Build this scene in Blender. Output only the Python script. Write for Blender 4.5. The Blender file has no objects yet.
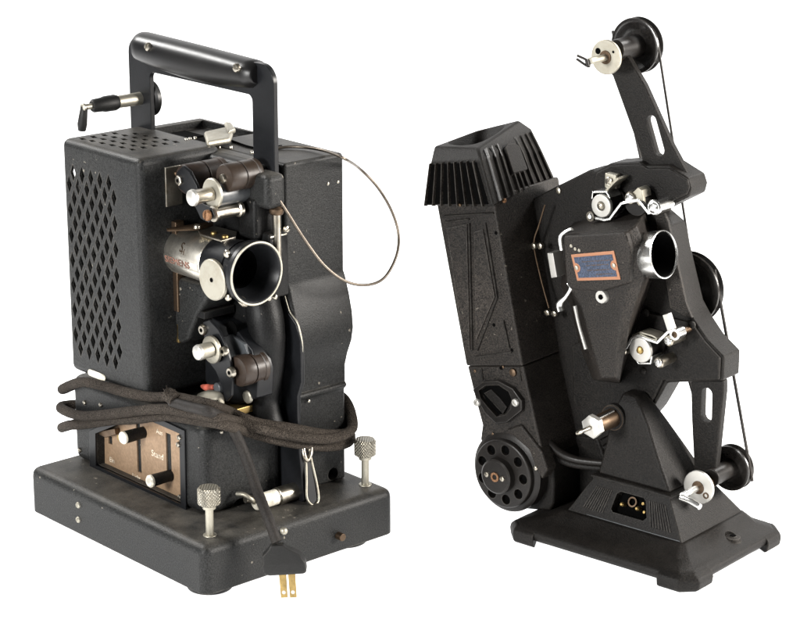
import bpy, bmesh, math, random
from mathutils import Vector, Matrix
random.seed(4)
S = bpy.context.scene
COL = S.collection
R = math.radians
V = Vector

# ---------------------------------------------------------------- materials
def newmat(name):
    m = bpy.data.materials.new(name); m.use_nodes = True
    nt = m.node_tree
    return m, nt, nt.nodes['Principled BSDF']

def paint(name, c0, c1, rough=.5, spec=.3, bump=.25, scale=900, dust=None, dustamt=.0, metal=0.0, chips=0.0, speck=.5, edge=0.0):
    """textured enamel: two-tone mottling, fine crinkle bump, dust that settles on up-facing faces as a real coat"""
    m, nt, b = newmat(name)
    N = nt.nodes.new; L = nt.links.new
    tc = N('ShaderNodeTexCoord')
    n1 = N('ShaderNodeTexNoise'); n1.inputs['Scale'].default_value = 14; n1.inputs['Detail'].default_value = 8; n1.inputs['Roughness'].default_value = .65
    L(tc.outputs['Object'], n1.inputs['Vector'])
    mx = N('ShaderNodeMix'); mx.data_type = 'RGBA'
    mx.inputs[6].default_value = (*c0, 1); mx.inputs[7].default_value = (*c1, 1)
    cr = N('ShaderNodeValToRGB'); cr.color_ramp.elements[0].position = .35; cr.color_ramp.elements[1].position = .68
    L(n1.outputs['Fac'], cr.inputs['Fac']); L(cr.outputs['Color'], mx.inputs[0])
    n2 = N('ShaderNodeTexNoise'); n2.inputs['Scale'].default_value = scale; n2.inputs['Detail'].default_value = 3
    L(tc.outputs['Object'], n2.inputs['Vector'])
    col = mx.outputs[2]
    # speckle
    sp = N('ShaderNodeMix'); sp.data_type = 'RGBA'; sp.blend_type = 'MULTIPLY'; sp.inputs[0].default_value = 1
    cr2 = N('ShaderNodeValToRGB'); cr2.color_ramp.elements[0].position = .35; cr2.color_ramp.elements[0].color = (1 - speck, 1 - speck, 1 - speck, 1)
    cr2.color_ramp.elements[1].position = .7; cr2.color_ramp.elements[1].color = (1 + speck, 1 + speck, 1 + speck, 1)
    L(n2.outputs['Fac'], cr2.inputs['Fac']); L(col, sp.inputs[6]); L(cr2.outputs['Color'], sp.inputs[7]); col = sp.outputs[2]
    if dust:
        g = N('ShaderNodeNewGeometry'); sx = N('ShaderNodeSeparateXYZ'); L(g.outputs['Normal'], sx.inputs[0])
        mr = N('ShaderNodeMapRange'); mr.inputs[1].default_value = .55; mr.inputs[2].default_value = 1.0
        L(sx.outputs['Z'], mr.inputs[0])
        n3 = N('ShaderNodeTexNoise'); n3.inputs['Scale'].default_value = 35; n3.inputs['Detail'].default_value = 9; n3.inputs['Roughness'].default_value = .75
        L(tc.outputs['Object'], n3.inputs['Vector'])
        m3 = N('ShaderNodeMapRange'); m3.inputs[1].default_value = .3; m3.inputs[2].default_value = .75; m3.inputs[4].default_value = dustamt
        L(n3.outputs['Fac'], m3.inputs[0])
        mu = N('ShaderNodeMath'); mu.operation = 'MULTIPLY'; L(mr.outputs[0], mu.inputs[0]); L(m3.outputs[0], mu.inputs[1])
        dm = N('ShaderNodeMix'); dm.data_type = 'RGBA'; L(mu.outputs[0], dm.inputs[0]); L(col, dm.inputs[6]); dm.inputs[7].default_value = (*dust, 1)
        col = dm.outputs[2]
    if chips:
        vo = N('ShaderNodeTexNoise'); vo.inputs['Scale'].default_value = 160; vo.inputs['Detail'].default_value = 2
        L(tc.outputs['Object'], vo.inputs['Vector'])
        m4 = N('ShaderNodeMapRange'); m4.inputs[1].default_value = .905; m4.inputs[2].default_value = .935; m4.inputs[4].default_value = chips
        ch = N('ShaderNodeMath'); ch.operation = 'MULTIPLY_ADD'; ch.inputs[1].default_value = .34; L(n1.outputs['Fac'], ch.inputs[0]); L(vo.outputs['Fac'], ch.inputs[2])
        L(ch.outputs[0], m4.inputs[0])
        cm = N('ShaderNodeMix'); cm.data_type = 'RGBA'; L(m4.outputs[0], cm.inputs[0]); L(col, cm.inputs[6]); cm.inputs[7].default_value = (.3, .27, .22, 1)
        col = cm.outputs[2]
    if edge:
        bv = N('ShaderNodeBevel'); bv.samples = 4; bv.inputs['Radius'].default_value = .0016
        ge = N('ShaderNodeNewGeometry'); dt = N('ShaderNodeVectorMath'); dt.operation = 'DOT_PRODUCT'
        L(bv.outputs[0], dt.inputs[0]); L(ge.outputs['Normal'], dt.inputs[1])
        n5 = N('ShaderNodeTexNoise'); n5.inputs['Scale'].default_value = 90; n5.inputs['Detail'].default_value = 6; n5.inputs['Roughness'].default_value = .7
        L(tc.outputs['Object'], n5.inputs['Vector'])
        m5 = N('ShaderNodeMapRange'); m5.inputs[1].default_value = .995; m5.inputs[2].default_value = .93; L(dt.outputs['Value'], m5.inputs[0])
        m6 = N('ShaderNodeMapRange'); m6.inputs[1].default_value = .38; m6.inputs[2].default_value = .66; L(n5.outputs['Fac'], m6.inputs[0])
        m7 = N('ShaderNodeMath'); m7.operation = 'MULTIPLY'; L(m5.outputs[0], m7.inputs[0]); L(m6.outputs[0], m7.inputs[1])
        m8 = N('ShaderNodeMath'); m8.operation = 'MULTIPLY'; L(m7.outputs[0], m8.inputs[0]); m8.inputs[1].default_value = edge
        em = N('ShaderNodeMix'); em.data_type = 'RGBA'; L(m8.outputs[0], em.inputs[0]); L(col, em.inputs[6]); em.inputs[7].default_value = (.13, .12, .105, 1)
        col = em.outputs[2]
    L(col, b.inputs['Base Color'])
    rr = N('ShaderNodeMapRange'); rr.inputs[3].default_value = rough - .08; rr.inputs[4].default_value = rough + .14
    L(n1.outputs['Fac'], rr.inputs[0]); L(rr.outputs[0], b.inputs['Roughness'])
    b.inputs['Specular IOR Level'].default_value = spec
    b.inputs['Metallic'].default_value = metal
    bp = N('ShaderNodeBump'); bp.inputs['Strength'].default_value = bump; bp.inputs['Distance'].default_value = .0008
    L(n2.outputs['Fac'], bp.inputs['Height']); L(bp.outputs['Normal'], b.inputs['Normal'])
    return m

def metal(name, c, rough=.25, wear=.5, dirt=(.12, .09, .05), dirtpos=.58, bump=.05, mt=1.0):
    m, nt, b = newmat(name)
    N = nt.nodes.new; L = nt.links.new
    tc = N('ShaderNodeTexCoord')
    n1 = N('ShaderNodeTexNoise'); n1.inputs['Scale'].default_value = 60; n1.inputs['Detail'].default_value = 8; n1.inputs['Roughness'].default_value = .7
    L(tc.outputs['Object'], n1.inputs['Vector'])
    mr = N('ShaderNodeMapRange'); mr.inputs[1].default_value = dirtpos - .12; mr.inputs[2].default_value = dirtpos + .15; mr.inputs[4].default_value = wear
    L(n1.outputs['Fac'], mr.inputs[0])
    mx = N('ShaderNodeMix'); mx.data_type = 'RGBA'; mx.inputs[6].default_value = (*c, 1); mx.inputs[7].default_value = (*dirt, 1)
    L(mr.outputs[0], mx.inputs[0]); L(mx.outputs[2], b.inputs['Base Color'])
    b.inputs['Metallic'].default_value = mt
    r2 = N('ShaderNodeMapRange'); r2.inputs[3].default_value = rough * .8; r2.inputs[4].default_value = rough * 1.5 + .05
    L(n1.outputs['Fac'], r2.inputs[0]); L(r2.outputs[0], b.inputs['Roughness'])
    bp = N('ShaderNodeBump'); bp.inputs['Strength'].default_value = bump; bp.inputs['Distance'].default_value = .0005
    n2 = N('ShaderNodeTexNoise'); n2.inputs['Scale'].default_value = 500; L(tc.outputs['Object'], n2.inputs['Vector'])
    L(n2.outputs['Fac'], bp.inputs['Height']); L(bp.outputs['Normal'], b.inputs['Normal'])
    return m

def knurl(name, c):
    m = metal(name, c, .35, .4)
    nt = m.node_tree; b = nt.nodes['Principled BSDF']
    N = nt.nodes.new; L = nt.links.new
    tc = N('ShaderNodeTexCoord')
    w = []
    for s in (1, -1):
        mp = N('ShaderNodeMapping'); mp.inputs['Rotation'].default_value = (0, 0, 0)
        wv = N('ShaderNodeTexWave'); wv.wave_type = 'BANDS'; wv.bands_direction = 'DIAGONAL'; wv.inputs['Scale'].default_value = 200
        mp.inputs['Scale'].default_value = (1, 1, s)
        L(tc.outputs['Object'], mp.inputs['Vector']); L(mp.outputs[0], wv.inputs['Vector']); w.append(wv)
    ad = N('ShaderNodeMath'); ad.operation = 'ADD'; L(w[0].outputs['Fac'], ad.inputs[0]); L(w[1].outputs['Fac'], ad.inputs[1])
    bp = N('ShaderNodeBump'); bp.inputs['Strength'].default_value = .9; bp.inputs['Distance'].default_value = .0008
    L(ad.outputs[0], bp.inputs['Height']); L(bp.outputs['Normal'], b.inputs['Normal'])
    return m

DUST = (.06, .052, .042)
M_A = paint('blue_black_crackle_enamel', (.0110, .0115, .0117), (.0185, .0187, .0182), .44, .21, .38, 850, (.11, .10, .085), .65, chips=.5, speck=.7, edge=.75)
M_ADK = paint('black_enamel_deck', (.004, .0042, .0045), (.008, .008, .008), .42, .18, .3, 800, DUST, .3, chips=.3, edge=.3)
M_ASM = paint('smooth_black_enamel', (.005, .0055, .0065), (.009, .0095, .011), .34, .25, .05, 400, speck=.15)
M_B = paint('brown_black_wrinkle_paint', (.0125, .0105, .009), (.027, .0225, .019), .5, .24, .65, 800, (.05, .045, .04), .3, chips=.3, speck=.85, edge=.6)
M_BDK = paint('black_wrinkle_paint', (.0055, .0047, .004), (.0105, .009, .0078), .5, .19, .55, 800, (.035, .031, .027), .3, speck=.7, edge=.45)
M_BGL = paint('worn_glossy_black_paint', (.0065, .0055, .005), (.013, .011, .0095), .36, .28, .15, 800, (.035, .03, .027), .3, speck=.3, edge=.5)
M_PUL = paint('glossy_black_pulley', (.010, .009, .0085), (.017, .015, .0135), .22, .6, .08, 500, edge=.5)
M_BAKE = paint('black_bakelite', (.0035, .0035, .004), (.007, .0065, .006), .36, .38, .03, 300, speck=.1)
M_RUB = paint('black_rubber', (.008, .008, .008), (.013, .013, .0125), .5, .25, .1, 900, speck=.2, edge=.4)
M_HOLE = paint('dark_cavity', (.0015, .0015, .0015), (.0025, .0025, .0025), .9, .03, .0, 300, speck=.1)
M_BROWN = paint('brown_hard_rubber_roller', (.020, .013, .010), (.036, .025, .018), .38, .35, .1, 300, speck=.15)
M_CLOTH = paint('brown_fabric_cord', (.024, .0195, .016), (.056, .047, .039), .85, .1, 1.0, 1150, speck=.85)
M_CORD2 = paint('dark_rubber_cord', (.013, .011, .010), (.024, .021, .0185), .6, .2, .4, 900, speck=.4)
M_GRAPH = paint('grey_film_plate', (.05, .055, .06), (.075, .08, .085), .35, .5, .05, 300, speck=.15)
M_CHROME = metal('bright_chrome', (.78, .78, .76), .2, .25, (.25, .22, .18), .62)
M_NICK = metal('worn_nickel', (.46, .43, .37), .27, .8, (.16, .13, .09), .55)
M_BARREL = metal('silver_lens_barrel', (.66, .63, .56), .3, .75, (.16, .14, .11), .56)
M_NICK2 = metal('dull_nickel', (.40, .38, .32), .42, .5, (.25, .21, .15), .58, mt=.85)
M_WHITE = metal('pale_polished_metal', (.52, .51, .48), .36, .2, (.4, .36, .3), .62, mt=.75)
M_WIRE = metal('dark_steel_wire', (.17, .145, .12), .35, .5, (.06, .05, .04), .55)
M_BRASS = metal('tarnished_brass', (.42, .30, .12), .38, .7, (.10, .07, .03), .52)
M_BRONZE = metal('dark_bronze', (.13, .09, .06), .4, .6, (.05, .035, .025), .5)
M_KNURL = knurl('knurled_nickel', (.34, .32, .27))
M_PANEL = paint('tan_control_plate', (.235, .158, .098), (.30, .205, .132), .45, .3, .05, 400, speck=.12)
M_PANEL.node_tree.nodes['Principled BSDF'].inputs['Metallic'].default_value = .25
M_IVORY = paint('ivory_plastic_metal_glare', (.62, .58, .48), (.72, .69, .6), .3, .5, .0, 100)
M_COPPER = metal('copper_border', (.36, .17, .095), .4, .3, (.3, .14, .08), .6, mt=.4)
M_BLUEPL = paint('slate_blue_plate', (.035, .05, .085), (.055, .07, .11), .5, .35, .3, 700)
M_REDP = paint('red_indicator', (.45, .10, .07), (.55, .16, .1), .4, .4, 0, 100)
M_RUST = paint('rusty_screw_metal', (.16, .075, .03), (.28, .15, .08), .5, .4, .4, 900, metal=.4)
M_LETTER = paint('engraved_lettering', (.55, .48, .38), (.7, .62, .5), .6, .2, 0, 100)
M_LETTERD = paint('reddish_engraved_lettering', (.20, .10, .075), (.28, .15, .11), .6, .2, 0, 100)
M_BELT = paint('black_drive_belt', (.012, .010, .009), (.022, .018, .015), .5, .3, .2, 500)
M_GLASS = paint('dark_lens_glass', (.004, .004, .005), (.006, .006, .007), .08, .6, 0, 100)

# ---------------------------------------------------------------- mesh helpers (all in millimetres)
class G:
    def __init__(s): s.bm = bmesh.new()
    def faces(s, vs, fs):
        v = [s.bm.verts.new(V(p)) for p in vs]
        for f in fs: s.bm.faces.new([v[i] for i in f])
        return v
    def box(s, x0, x1, y0, y1, z0, z1):
        vs = [(x, y, z) for z in (z0, z1) for y in (y0, y1) for x in (x0, x1)]
        return s.faces(vs, [(0, 2, 3, 1), (4, 5, 7, 6), (0, 1, 5, 4), (2, 6, 7, 3), (0, 4, 6, 2), (1, 3, 7, 5)])
    def hexa(s, b4, t4):
        return s.faces(list(b4) + list(t4), [(3, 2, 1, 0), (4, 5, 6, 7), (0, 1, 5, 4), (1, 2, 6, 5), (2, 3, 7, 6), (3, 0, 4, 7)])
    def prism(s, poly, ax, a, b):
        """poly in the two axes other than ax, extruded from a to b"""
        def P(p, v):
            q = list(p); q.insert(ax, v); return tuple(q)
        n = len(poly)
        return s.faces([P(p, a) for p in poly] + [P(p, b) for p in poly],
                [tuple(range(n)), tuple(range(2 * n - 1, n - 1, -1))] + [(i, i + n, (i + 1) % n + n, (i + 1) % n) for i in range(n)])
    def loft(s, rings, cap=True):
        n = len(rings[0]); vs = [p for r in rings for p in r]; fs = []
        for k in range(len(rings) - 1):
            for i in range(n):
                j = (i + 1) % n
                fs.append((k * n + i, k * n + j, (k + 1) * n + j, (k + 1) * n + i))
        if cap: fs += [tuple(range(n - 1, -1, -1)), tuple(range((len(rings) - 1) * n, len(rings) * n))]
        return s.faces(vs, fs)
    def lathe(s, p0, d, prof, seg=40, cap=True):
        """prof = [(distance along d, radius)]"""
        p0 = V(p0); d = V(d).normalized()
        u = d.orthogonal().normalized(); w = d.cross(u)
        rings = [[tuple(p0 + d * t + (u * math.cos(a) + w * math.sin(a)) * r) for a in [2 * math.pi * i / seg for i in range(seg)]] for t, r in prof]
        return s.loft(rings, cap)
    def cyl(s, p0, p1, r, r1=None, seg=32):
        p0 = V(p0); p1 = V(p1)
        return s.lathe(p0, p1 - p0, [(0, r), ((p1 - p0).length, r if r1 is None else r1)], seg)
    def ring(s, p0, d, ri, ro, h, seg=48):
        p0 = V(p0); d = V(d).normalized(); u = d.orthogonal().normalized(); w = d.cross(u)
        rings = [[tuple(p0 + d * t + (u * math.cos(a) + w * math.sin(a)) * r) for a in [2 * math.pi * i / seg for i in range(seg)]] for t, r in ((0, ri), (0, ro), (h, ro), (h, ri))]
        n = seg; vs = [p for r in rings for p in r]; fs = []
        for k in range(4):
            for i in range(n):
                j = (i + 1) % n; fs.append((k * n + i, k * n + j, ((k + 1) % 4) * n + j, ((k + 1) % 4) * n + i))
        return s.faces(vs, fs)
    def tube(s, pts, r, seg=14, sub=8, jitter=0, flat=1.0):
        P = [V(p) for p in pts]; rr = r if isinstance(r, (list, tuple)) else [r] * len(P)
        Q = []; Rr = []
        for i in range(len(P) - 1):
            p0 = P[max(i - 1, 0)]; p1 = P[i]; p2 = P[i + 1]; p3 = P[min(i + 2, len(P) - 1)]
            for k in range(sub):
                t = k / sub
                Q.append(.5 * ((2 * p1) + (p2 - p0) * t + (2 * p0 - 5 * p1 + 4 * p2 - p3) * t * t + (3 * p1 - p0 - 3 * p2 + p3) * t ** 3))
                Rr.append(rr[i] * (1 - t) + rr[i + 1] * t)
        Q.append(P[-1]); Rr.append(rr[-1])
        rings = []; up = None
        for i, q in enumerate(Q):
            d = (Q[min(i + 1, len(Q) - 1)] - Q[max(i - 1, 0)]).normalized()
            if up is None: up = d.orthogonal().normalized()
            up = (up - d * up.dot(d)).normalized(); w = d.cross(up)
            rj = Rr[i] * (1 + random.uniform(-jitter, jitter))
            rings.append([tuple(q + (up * math.cos(a) + w * math.sin(a) * flat) * rj) for a in [2 * math.pi * k / seg for k in range(seg)]])
        return s.loft(rings)
    def screw(s, p, d, r, h=1.6, slot=True):
        """domed slotted screw head standing on p along d"""
        s.lathe(p, d, [(-1, r), (h * .45, r), (h * .8, r * .82), (h, r * .45)], 20)
    def hexprism(s, p, d, r, h):
        s.lathe(p, d, [(0, r), (h, r)], 6)

def part(name, g, m, parent=None, bev=0, seg=2, ang=35, cut=None, label=None, smooth=True):
    bm = g.bm
    bmesh.ops.recalc_face_normals(bm, faces=bm.faces)
    for v in bm.verts: v.co *= .001
    me = bpy.data.meshes.new(name); bm.to_mesh(me); bm.free()
    o = bpy.data.objects.new(name, me); COL.objects.link(o)
    if cut is not None:
        cb = cut.bm; bmesh.ops.recalc_face_normals(cb, faces=cb.faces)
        for v in cb.verts: v.co *= .001
        cm = bpy.data.meshes.new('c'); cb.to_mesh(cm); cb.free()
        co = bpy.data.objects.new('c', cm); COL.objects.link(co)
        if bev:
            md = o.modifiers.new('bevel', 'BEVEL'); md.width = bev * .001; md.segments = seg; md.limit_method = 'ANGLE'; md.angle_limit = R(ang); md.use_clamp_overlap = True
        md = o.modifiers.new('b', 'BOOLEAN'); md.operation = 'DIFFERENCE'; md.object = co; md.solver = 'EXACT'; md.use_self = True
        dg = bpy.context.evaluated_depsgraph_get(); dg.update()
        nm = bpy.data.meshes.new_from_object(o.evaluated_get(dg))
        o.modifiers.clear(); o.data = nm; nm.name = name
        bpy.data.objects.remove(co); bpy.data.meshes.remove(cm)
        me = nm
    me.materials.clear(); me.materials.append(m)
    if bev and cut is None:
        md = o.modifiers.new('bevel', 'BEVEL'); md.width = bev * .001; md.segments = seg; md.limit_method = 'ANGLE'; md.angle_limit = R(ang); md.use_clamp_overlap = True; md.harden_normals = False
    if smooth:
        me.shade_smooth()
        me.set_sharp_from_angle(angle=R(38 if (not bev or cut is not None) else 75))
        if bev:
            wn = o.modifiers.new('wn', 'WEIGHTED_NORMAL'); wn.keep_sharp = cut is not None
    if parent: o.parent = parent
    if label: o['label'] = label
    return o

def empty(name, loc, rz, label, cat):
    o = bpy.data.objects.new(name, None); COL.objects.link(o); o.location = loc; o.rotation_euler = (0, 0, R(rz))
    o.empty_display_size = .05; o['label'] = label; o['category'] = cat
    return o

def lettering(name, txt, size, m, parent, fn, depth=.15):
    """text meshed flat then mapped by fn(u, v, w) -> local mm"""
    cu = bpy.data.curves.new('t', 'FONT'); cu.body = txt; cu.size = size; cu.extrude = depth; cu.align_x = 'CENTER'; cu.align_y = 'CENTER'
    to = bpy.data.objects.new('t', cu); COL.objects.link(to)
    dg = bpy.context.evaluated_depsgraph_get(); dg.update()
    me = bpy.data.meshes.new_from_object(to.evaluated_get(dg)); me.name = name
    bpy.data.objects.remove(to); bpy.data.curves.remove(cu)
    for v in me.vertices: v.co = V(fn(*v.co)) * .001
    me.materials.clear(); me.materials.append(m)
    o = bpy.data.objects.new(name, me); COL.objects.link(o); o.parent = parent
    return o

def slotted(name, p, d, r, m, parent, h=1.8):
    """screw head with a real slot"""
    d = V(d).normalized(); u = d.orthogonal().normalized(); w = d.cross(u)
    g = G(); g.lathe(p, d, [(-1.5, r), (h * .4, r), (h * .8, r * .85), (h, r * .5)], 24)
    a = random.uniform(0, 3.14); t = u * math.cos(a) + w * math.sin(a); n = d.cross(t)
    c = G(); q = V(p); s_ = r * .16; e = r * 1.3; z0 = h * .45; z1 = h + 2
    c.hexa([q + t * x * e + n * y * s_ + d * z0 for x, y in ((-1, -1), (1, -1), (1, 1), (-1, 1))], [q + t * x * e + n * y * s_ + d * z1 for x, y in ((-1, -1), (1, -1), (1, 1), (-1, 1))])
    return part(name, g, m, parent, cut=c)

X = V((1, 0, 0)); Y = V((0, 1, 0)); Z = V((0, 0, 1))
mY = -Y
def xz(l, y): return [(x, y, z) for x, z in l]

# ================================================================ PROJECTOR A
PA = empty('film_projector', (-0.16946, -0.03461, 0.0), -48, 'squat dark blue-black box projector with a top carrying handle and fabric cord wound round it', 'projector')

# base
g = G(); g.box(-276, 0, 0, 221, -14, 54)
c = G(); c.box(-300, 20, -20, 240, -30, 9.5)
base = part('base', g, M_A, PA, bev=9, seg=4, cut=c)
for x, y in ((-29, 27), (-30, 186), (-236, 50), (-236, 180)):
    g = G(); g.lathe((x, y, 10.5), -Z, [(0, 22), (5, 22), (8.5, 20), (10.5, 15)], 40)
    part('rubber_foot', g, M_RUB, base)
for p in [(-193.1, 0.0, 38.2), (-194.2, 0.0, 23.4)]:
    slotted('screw', p, mY, 3.0, M_NICK2, base)
for (x, y) in ((-22, 23), (-24, 206)):
    g = G(); g.lathe((x, y, 53), Z, [(0, 6.5), (1.6, 6), (1.8, 3.6), (24, 3.6), (26, 3.8), (26.2, 5.8), (30, 6.4)], 28)
    t = part('thumb_screw', g, M_NICK2, base)
    g = G(); g.lathe((x, y, 83), Z, [(0, 8.6), (1.2, 10.2), (14, 10.2), (16, 8.8)], 48)
    part('knurled_head', g, M_KNURL, t)
g = G(); g.screw((-.2, 88, 47), X, 3.4, 4); part('pin', g, M_NICK2, base)
g = G(); g.cyl((-.5, 152, 25), (7, 152, 25), 3.6); part('pin', g, M_BRONZE, base, bev=.6)

# pedestal with control recess
g = G(); g.box(-266, -57, 45, 134, 53.5, 139)
c = G(); REC = [(-224.9, 90.0), (-179.6, 112.8), (-137.9, 126.1), (-90.7, 125.5), (-91.6, 57.0), (-226.2, 57.4)]
c.prism(REC, 1, 40, 55)
HQ = [(84.0, 55.9)][0]
c.cyl((-66, HQ[0], HQ[1]), (-50, HQ[0], HQ[1]), 6.5)
ped = part('pedestal', g, M_A, PA, bev=9, seg=4, ang=60, cut=c)
g = G()
RIMO = [(-234.8, 90.3), (-185.7, 117.1), (-134.5, 132.2), (-83.0, 130.4), (-84.3, 52.3), (-237.5, 50.2)]
g.prism(RIMO, 1, 43.0, 44.9)
c = G(); c.prism(REC, 1, 30, 60)
panel = part('control_panel_rim', g, M_ASM, ped, bev=.8, cut=c)
g = G(); g.prism([(-240.5, 86.6), (-193.1, 111.0), (-151.2, 123.8), (-99.0, 123.9), (-101.0, 47.8), (-243.2, 47.2)], 1, 53.5, 56)
c = G()
SL = [(-168.4, 112.6), (-170.3, 63.6), (-121.6, 114.7), (-123.0, 69.0), (-215.8, 87.2), (-215.5, 79.3)]
for i in (0, 2, 4):
    x = (SL[i][0] + SL[i + 1][0]) / 2; w = 3.1 if i != 2 else 3.8
    c.box(x - w, x + w, 50, 60, SL[i + 1][1], SL[i][1])
face = part('control_plate', g, M_PANEL, PA, cut=c)
g = G(); g.box(-240, -80, 60, 61, 52, 138); part('slot_backing', g, M_HOLE, PA)
def plate_fn(cx, cz, y=53.4):
    return lambda u, v, w: (cx + u, y - w, cz + v)
for (px, t, sz) in ((0, 'Stand', 8.5), (1, 'Ein', 7), (2, 'Aus', 6.5), (3, 'Licht', 6.5)):
    q = [(-139.8, 88.8), (-214.0, 63.5), (-135.5, 112.4), (-174.7, 57.4)][px]
    lettering('lettering', t, sz, M_LETTER, face, plate_fn(*q))
def lever(p, L, r):
    g = G(); g.lathe(p, mY, [(-4, r * .9), (L - 2, r), ], 28)
    k = part('lever_knob', g, M_ADK, face, bev=.5)
    g = G(); g.lathe(V(p) + mY * (L - 2), mY, [(0, r * 1.0), (2, r * 1.0), (3.2, r * .8)], 28); part('knob_end', g, M_IVORY, k)
K = [(-160.9, 105.7), (-120.4, 74.6), (-197.6, 91.0)]
lever((K[0][0], 54, K[0][1]), 24, 6.0); lever((K[1][0], 54, K[1][1]), 24, 5.8)
g = G(); g.cyl((K[2][0], 55, K[2][1]), (K[2][0], 51, K[2][1]), 3.4); part('pivot', g, M_BRASS, face, bev=.4)
g = G(); q = [(-230.6, 88.3), (-218.7, 93.4), (-198.7, 100.7), (-197.4, 95.0), (-214.1, 87.6)]; g.prism(q, 1, 47, 52); part('latch', g, M_BRONZE, face, bev=.5)
for p in [(-90.4, 43.0, 121.8), (-92.3, 43.0, 114.6), (-99.2, 48.0, 60.8), (-243.0, 45.0, 115.8), (-216.3, 45.0, 120.1), (-255.0, 45.0, 64.7)]:
    slotted('screw', p, mY, 2.6 if p[0] > -200 else 2.4, M_NICK, ped)

# motor housing (tall rear box with bulged front)
prof = [(-262, 53.8), (-49, 53.8), (-49, 143), (-44, 147), (-47.5, 150.5), (-47.5, 166), (-44, 178), (-38, 192), (-35.5, 205), (-37, 220), (-41, 236), (-46.5, 252), (-49, 257), (-49, 366), (-262, 366)]
g = G(); g.prism(prof, 1, 135, 204)
c = G(); c.cyl((-60, 188, 62), (-40, 188, 62), 6)
c.box(-250, -168, 138, 198, 359, 380)
mh = part('motor_housing', g, M_A, PA, bev=10, seg=4, ang=50, cut=c)
g = G(); g.box(-60, -58.5, 178, 198, 52, 72); part('hole_backing', g, M_HOLE, mh)
# tray contents
for k in range(2):
    g = G(); g.box(-242 + k * 36, -212 + k * 36, 142, 170, 359.3, 361); part('slot_plate', g, M_HOLE, mh)
g = G(); g.box(-246, -172, 141, 195, 358.5, 359.2); part('tray_floor', g, M_ADK, mh)
for p in [(-49.0, 185.2, 340.1), (-49.0, 197.0, 340.1), (-46.0, 157.5, 141.5)]:
    g = G(); g.screw(p, X, 1.5, .8); part('rivet', g, M_NICK, mh)
# inner flange, wavy edge
fl = [(-52.7, 332.6), (-53.9, 249.5), (-45.1, 230.8), (-34.1, 222.1), (-28.0, 208.5), (-27.4, 169.1), (-33.3, 154.4), (-33.9, 127.5), (-32.1, 105.8), (-26.0, 56.1), (-37.7, 45.9), (-69.8, 43.4), (-74.2, 101.3), (-70.7, 236.5), (-74.0, 328.8)]
g = G(); g.prism(fl, 1, 133.6, 138); part('cam_flange', g, M_ASM, PA, bev=1.0, seg=2)
g = G(); g.tube([(-48.2, 133.0, 245.7), (-41.5, 133.0, 232.2), (-31.1, 133.0, 224.3), (-25.1, 133.0, 208.9), (-23.9, 133.0, 198.9)], [.3, .5, .8, .6, .2]); part('flange_edge_line', g, M_NICK2, PA)  # thin pale line on the wavy edge, tapered at both ends

# lamp house
LX0, LX1, LY0, LY1, LZ0, LZ1 = -253, -130, 37, 128, 148, 371
g = G(); g.box(LX0, LX1, LY0, LY1, LZ0, LZ1)
lh = None
c = G()
# interior
c.box(LX0 + 3, LX1 - 3, LY0 + 3, LY1 - 3, LZ0 + 3, LZ1 - 3)
gc = [((80.5, 348), (115.5, 362.5)), ((69.5, 172), (114, 185))]
pb = [(-234.6, 173.6), (-178.0, 172.8), (-240.4, 341.2), (-169.3, 341.5)]
xl = -240.5; pitch = (pb[1][0] - pb[0][0]) / 4; zb = (pb[0][1] + pb[1][1]) / 2; zt = (pb[2][1] + pb[3][1]) / 2
rows = 15; dz = (zt - zb) / (rows - 1)
for r_ in range(rows):
    odd = r_ % 2
    xs = [pb[0][0] + pitch * (k - (.5 if odd else 0)) for k in range(6 if odd else 5)]
    if not odd: xs = xs
    for x in xs:
        z = zb + r_ * dz
        c.prism([(x - 4.1, z), (x, z - dz * .70), (x + 4.1, z), (x, z + dz * .70)], 1, LY0 - 5, LY0 + 6)
# rear wall opening seen through the grille
c.box(LX0 - 5, LX0 + 6, LY0 + 8.5, LY0 + 17, 316, 346)
# top slots
for i in range(6):
    for j in range(5):
        x = -236 + i * 13.5 + (j % 2) * 0 ; y = 50 + j * 12 + i * 1.5
        if (i in (0,) and j > 3): continue
        c.prism([(x - 5.2, y - 1), (x + 3.2, y - 3.2), (x + 5.2, y + 1), (x - 3.2, y + 3.2)], 2, LZ1 - 6, LZ1 + 5)
lh = part('lamp_house', g, M_A, PA, bev=7, seg=4, ang=80, cut=c)
g = G()
lb = [(-224.5, 152.9), (-192.8, 153.8)]
cx_ = (lb[0][0] + lb[1][0]) / 2; cz_ = (lb[0][1] + lb[1][1]) / 2; hw = 14; hh = 3.2
pl = [(cx_ - hw + hh * (1 - math.cos(a)), cz_ + hh * math.sin(a)) for a in [math.pi * (.5 + k / 8) for k in range(0)]]
pl = [(cx_ + hw - hh + hh * math.sin(a), cz_ + hh * math.cos(a)) for a in [math.pi * k / 8 for k in range(9)]] + [(cx_ - hw + hh - hh * math.sin(a), cz_ - hh * math.cos(a)) for a in [math.pi * k / 8 for k in range(9)]]
g.prism(pl, 1, 35.8, 37.2); part('label_tag', g, M_IVORY, lh, bev=.4)
# nickel plates on the lamp house front
g = G(); g.box(-130.5, -128.5, 64, 82, 324, 360); part('bracket_plate', g, M_NICK, lh, bev=.6)
slotted('screw', (-128.5, 76, 353), X, 2.2, M_BRONZE, lh)
g = G(); g.box(-131, -124, 70, 80, 226, 310); part('condenser_strip', g, M_BRONZE, lh, bev=1)
g = G(); g.box(-131, -127, 72, 77, 196, 214); part('condenser_strip', g, M_BRASS, lh, bev=.5)

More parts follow.
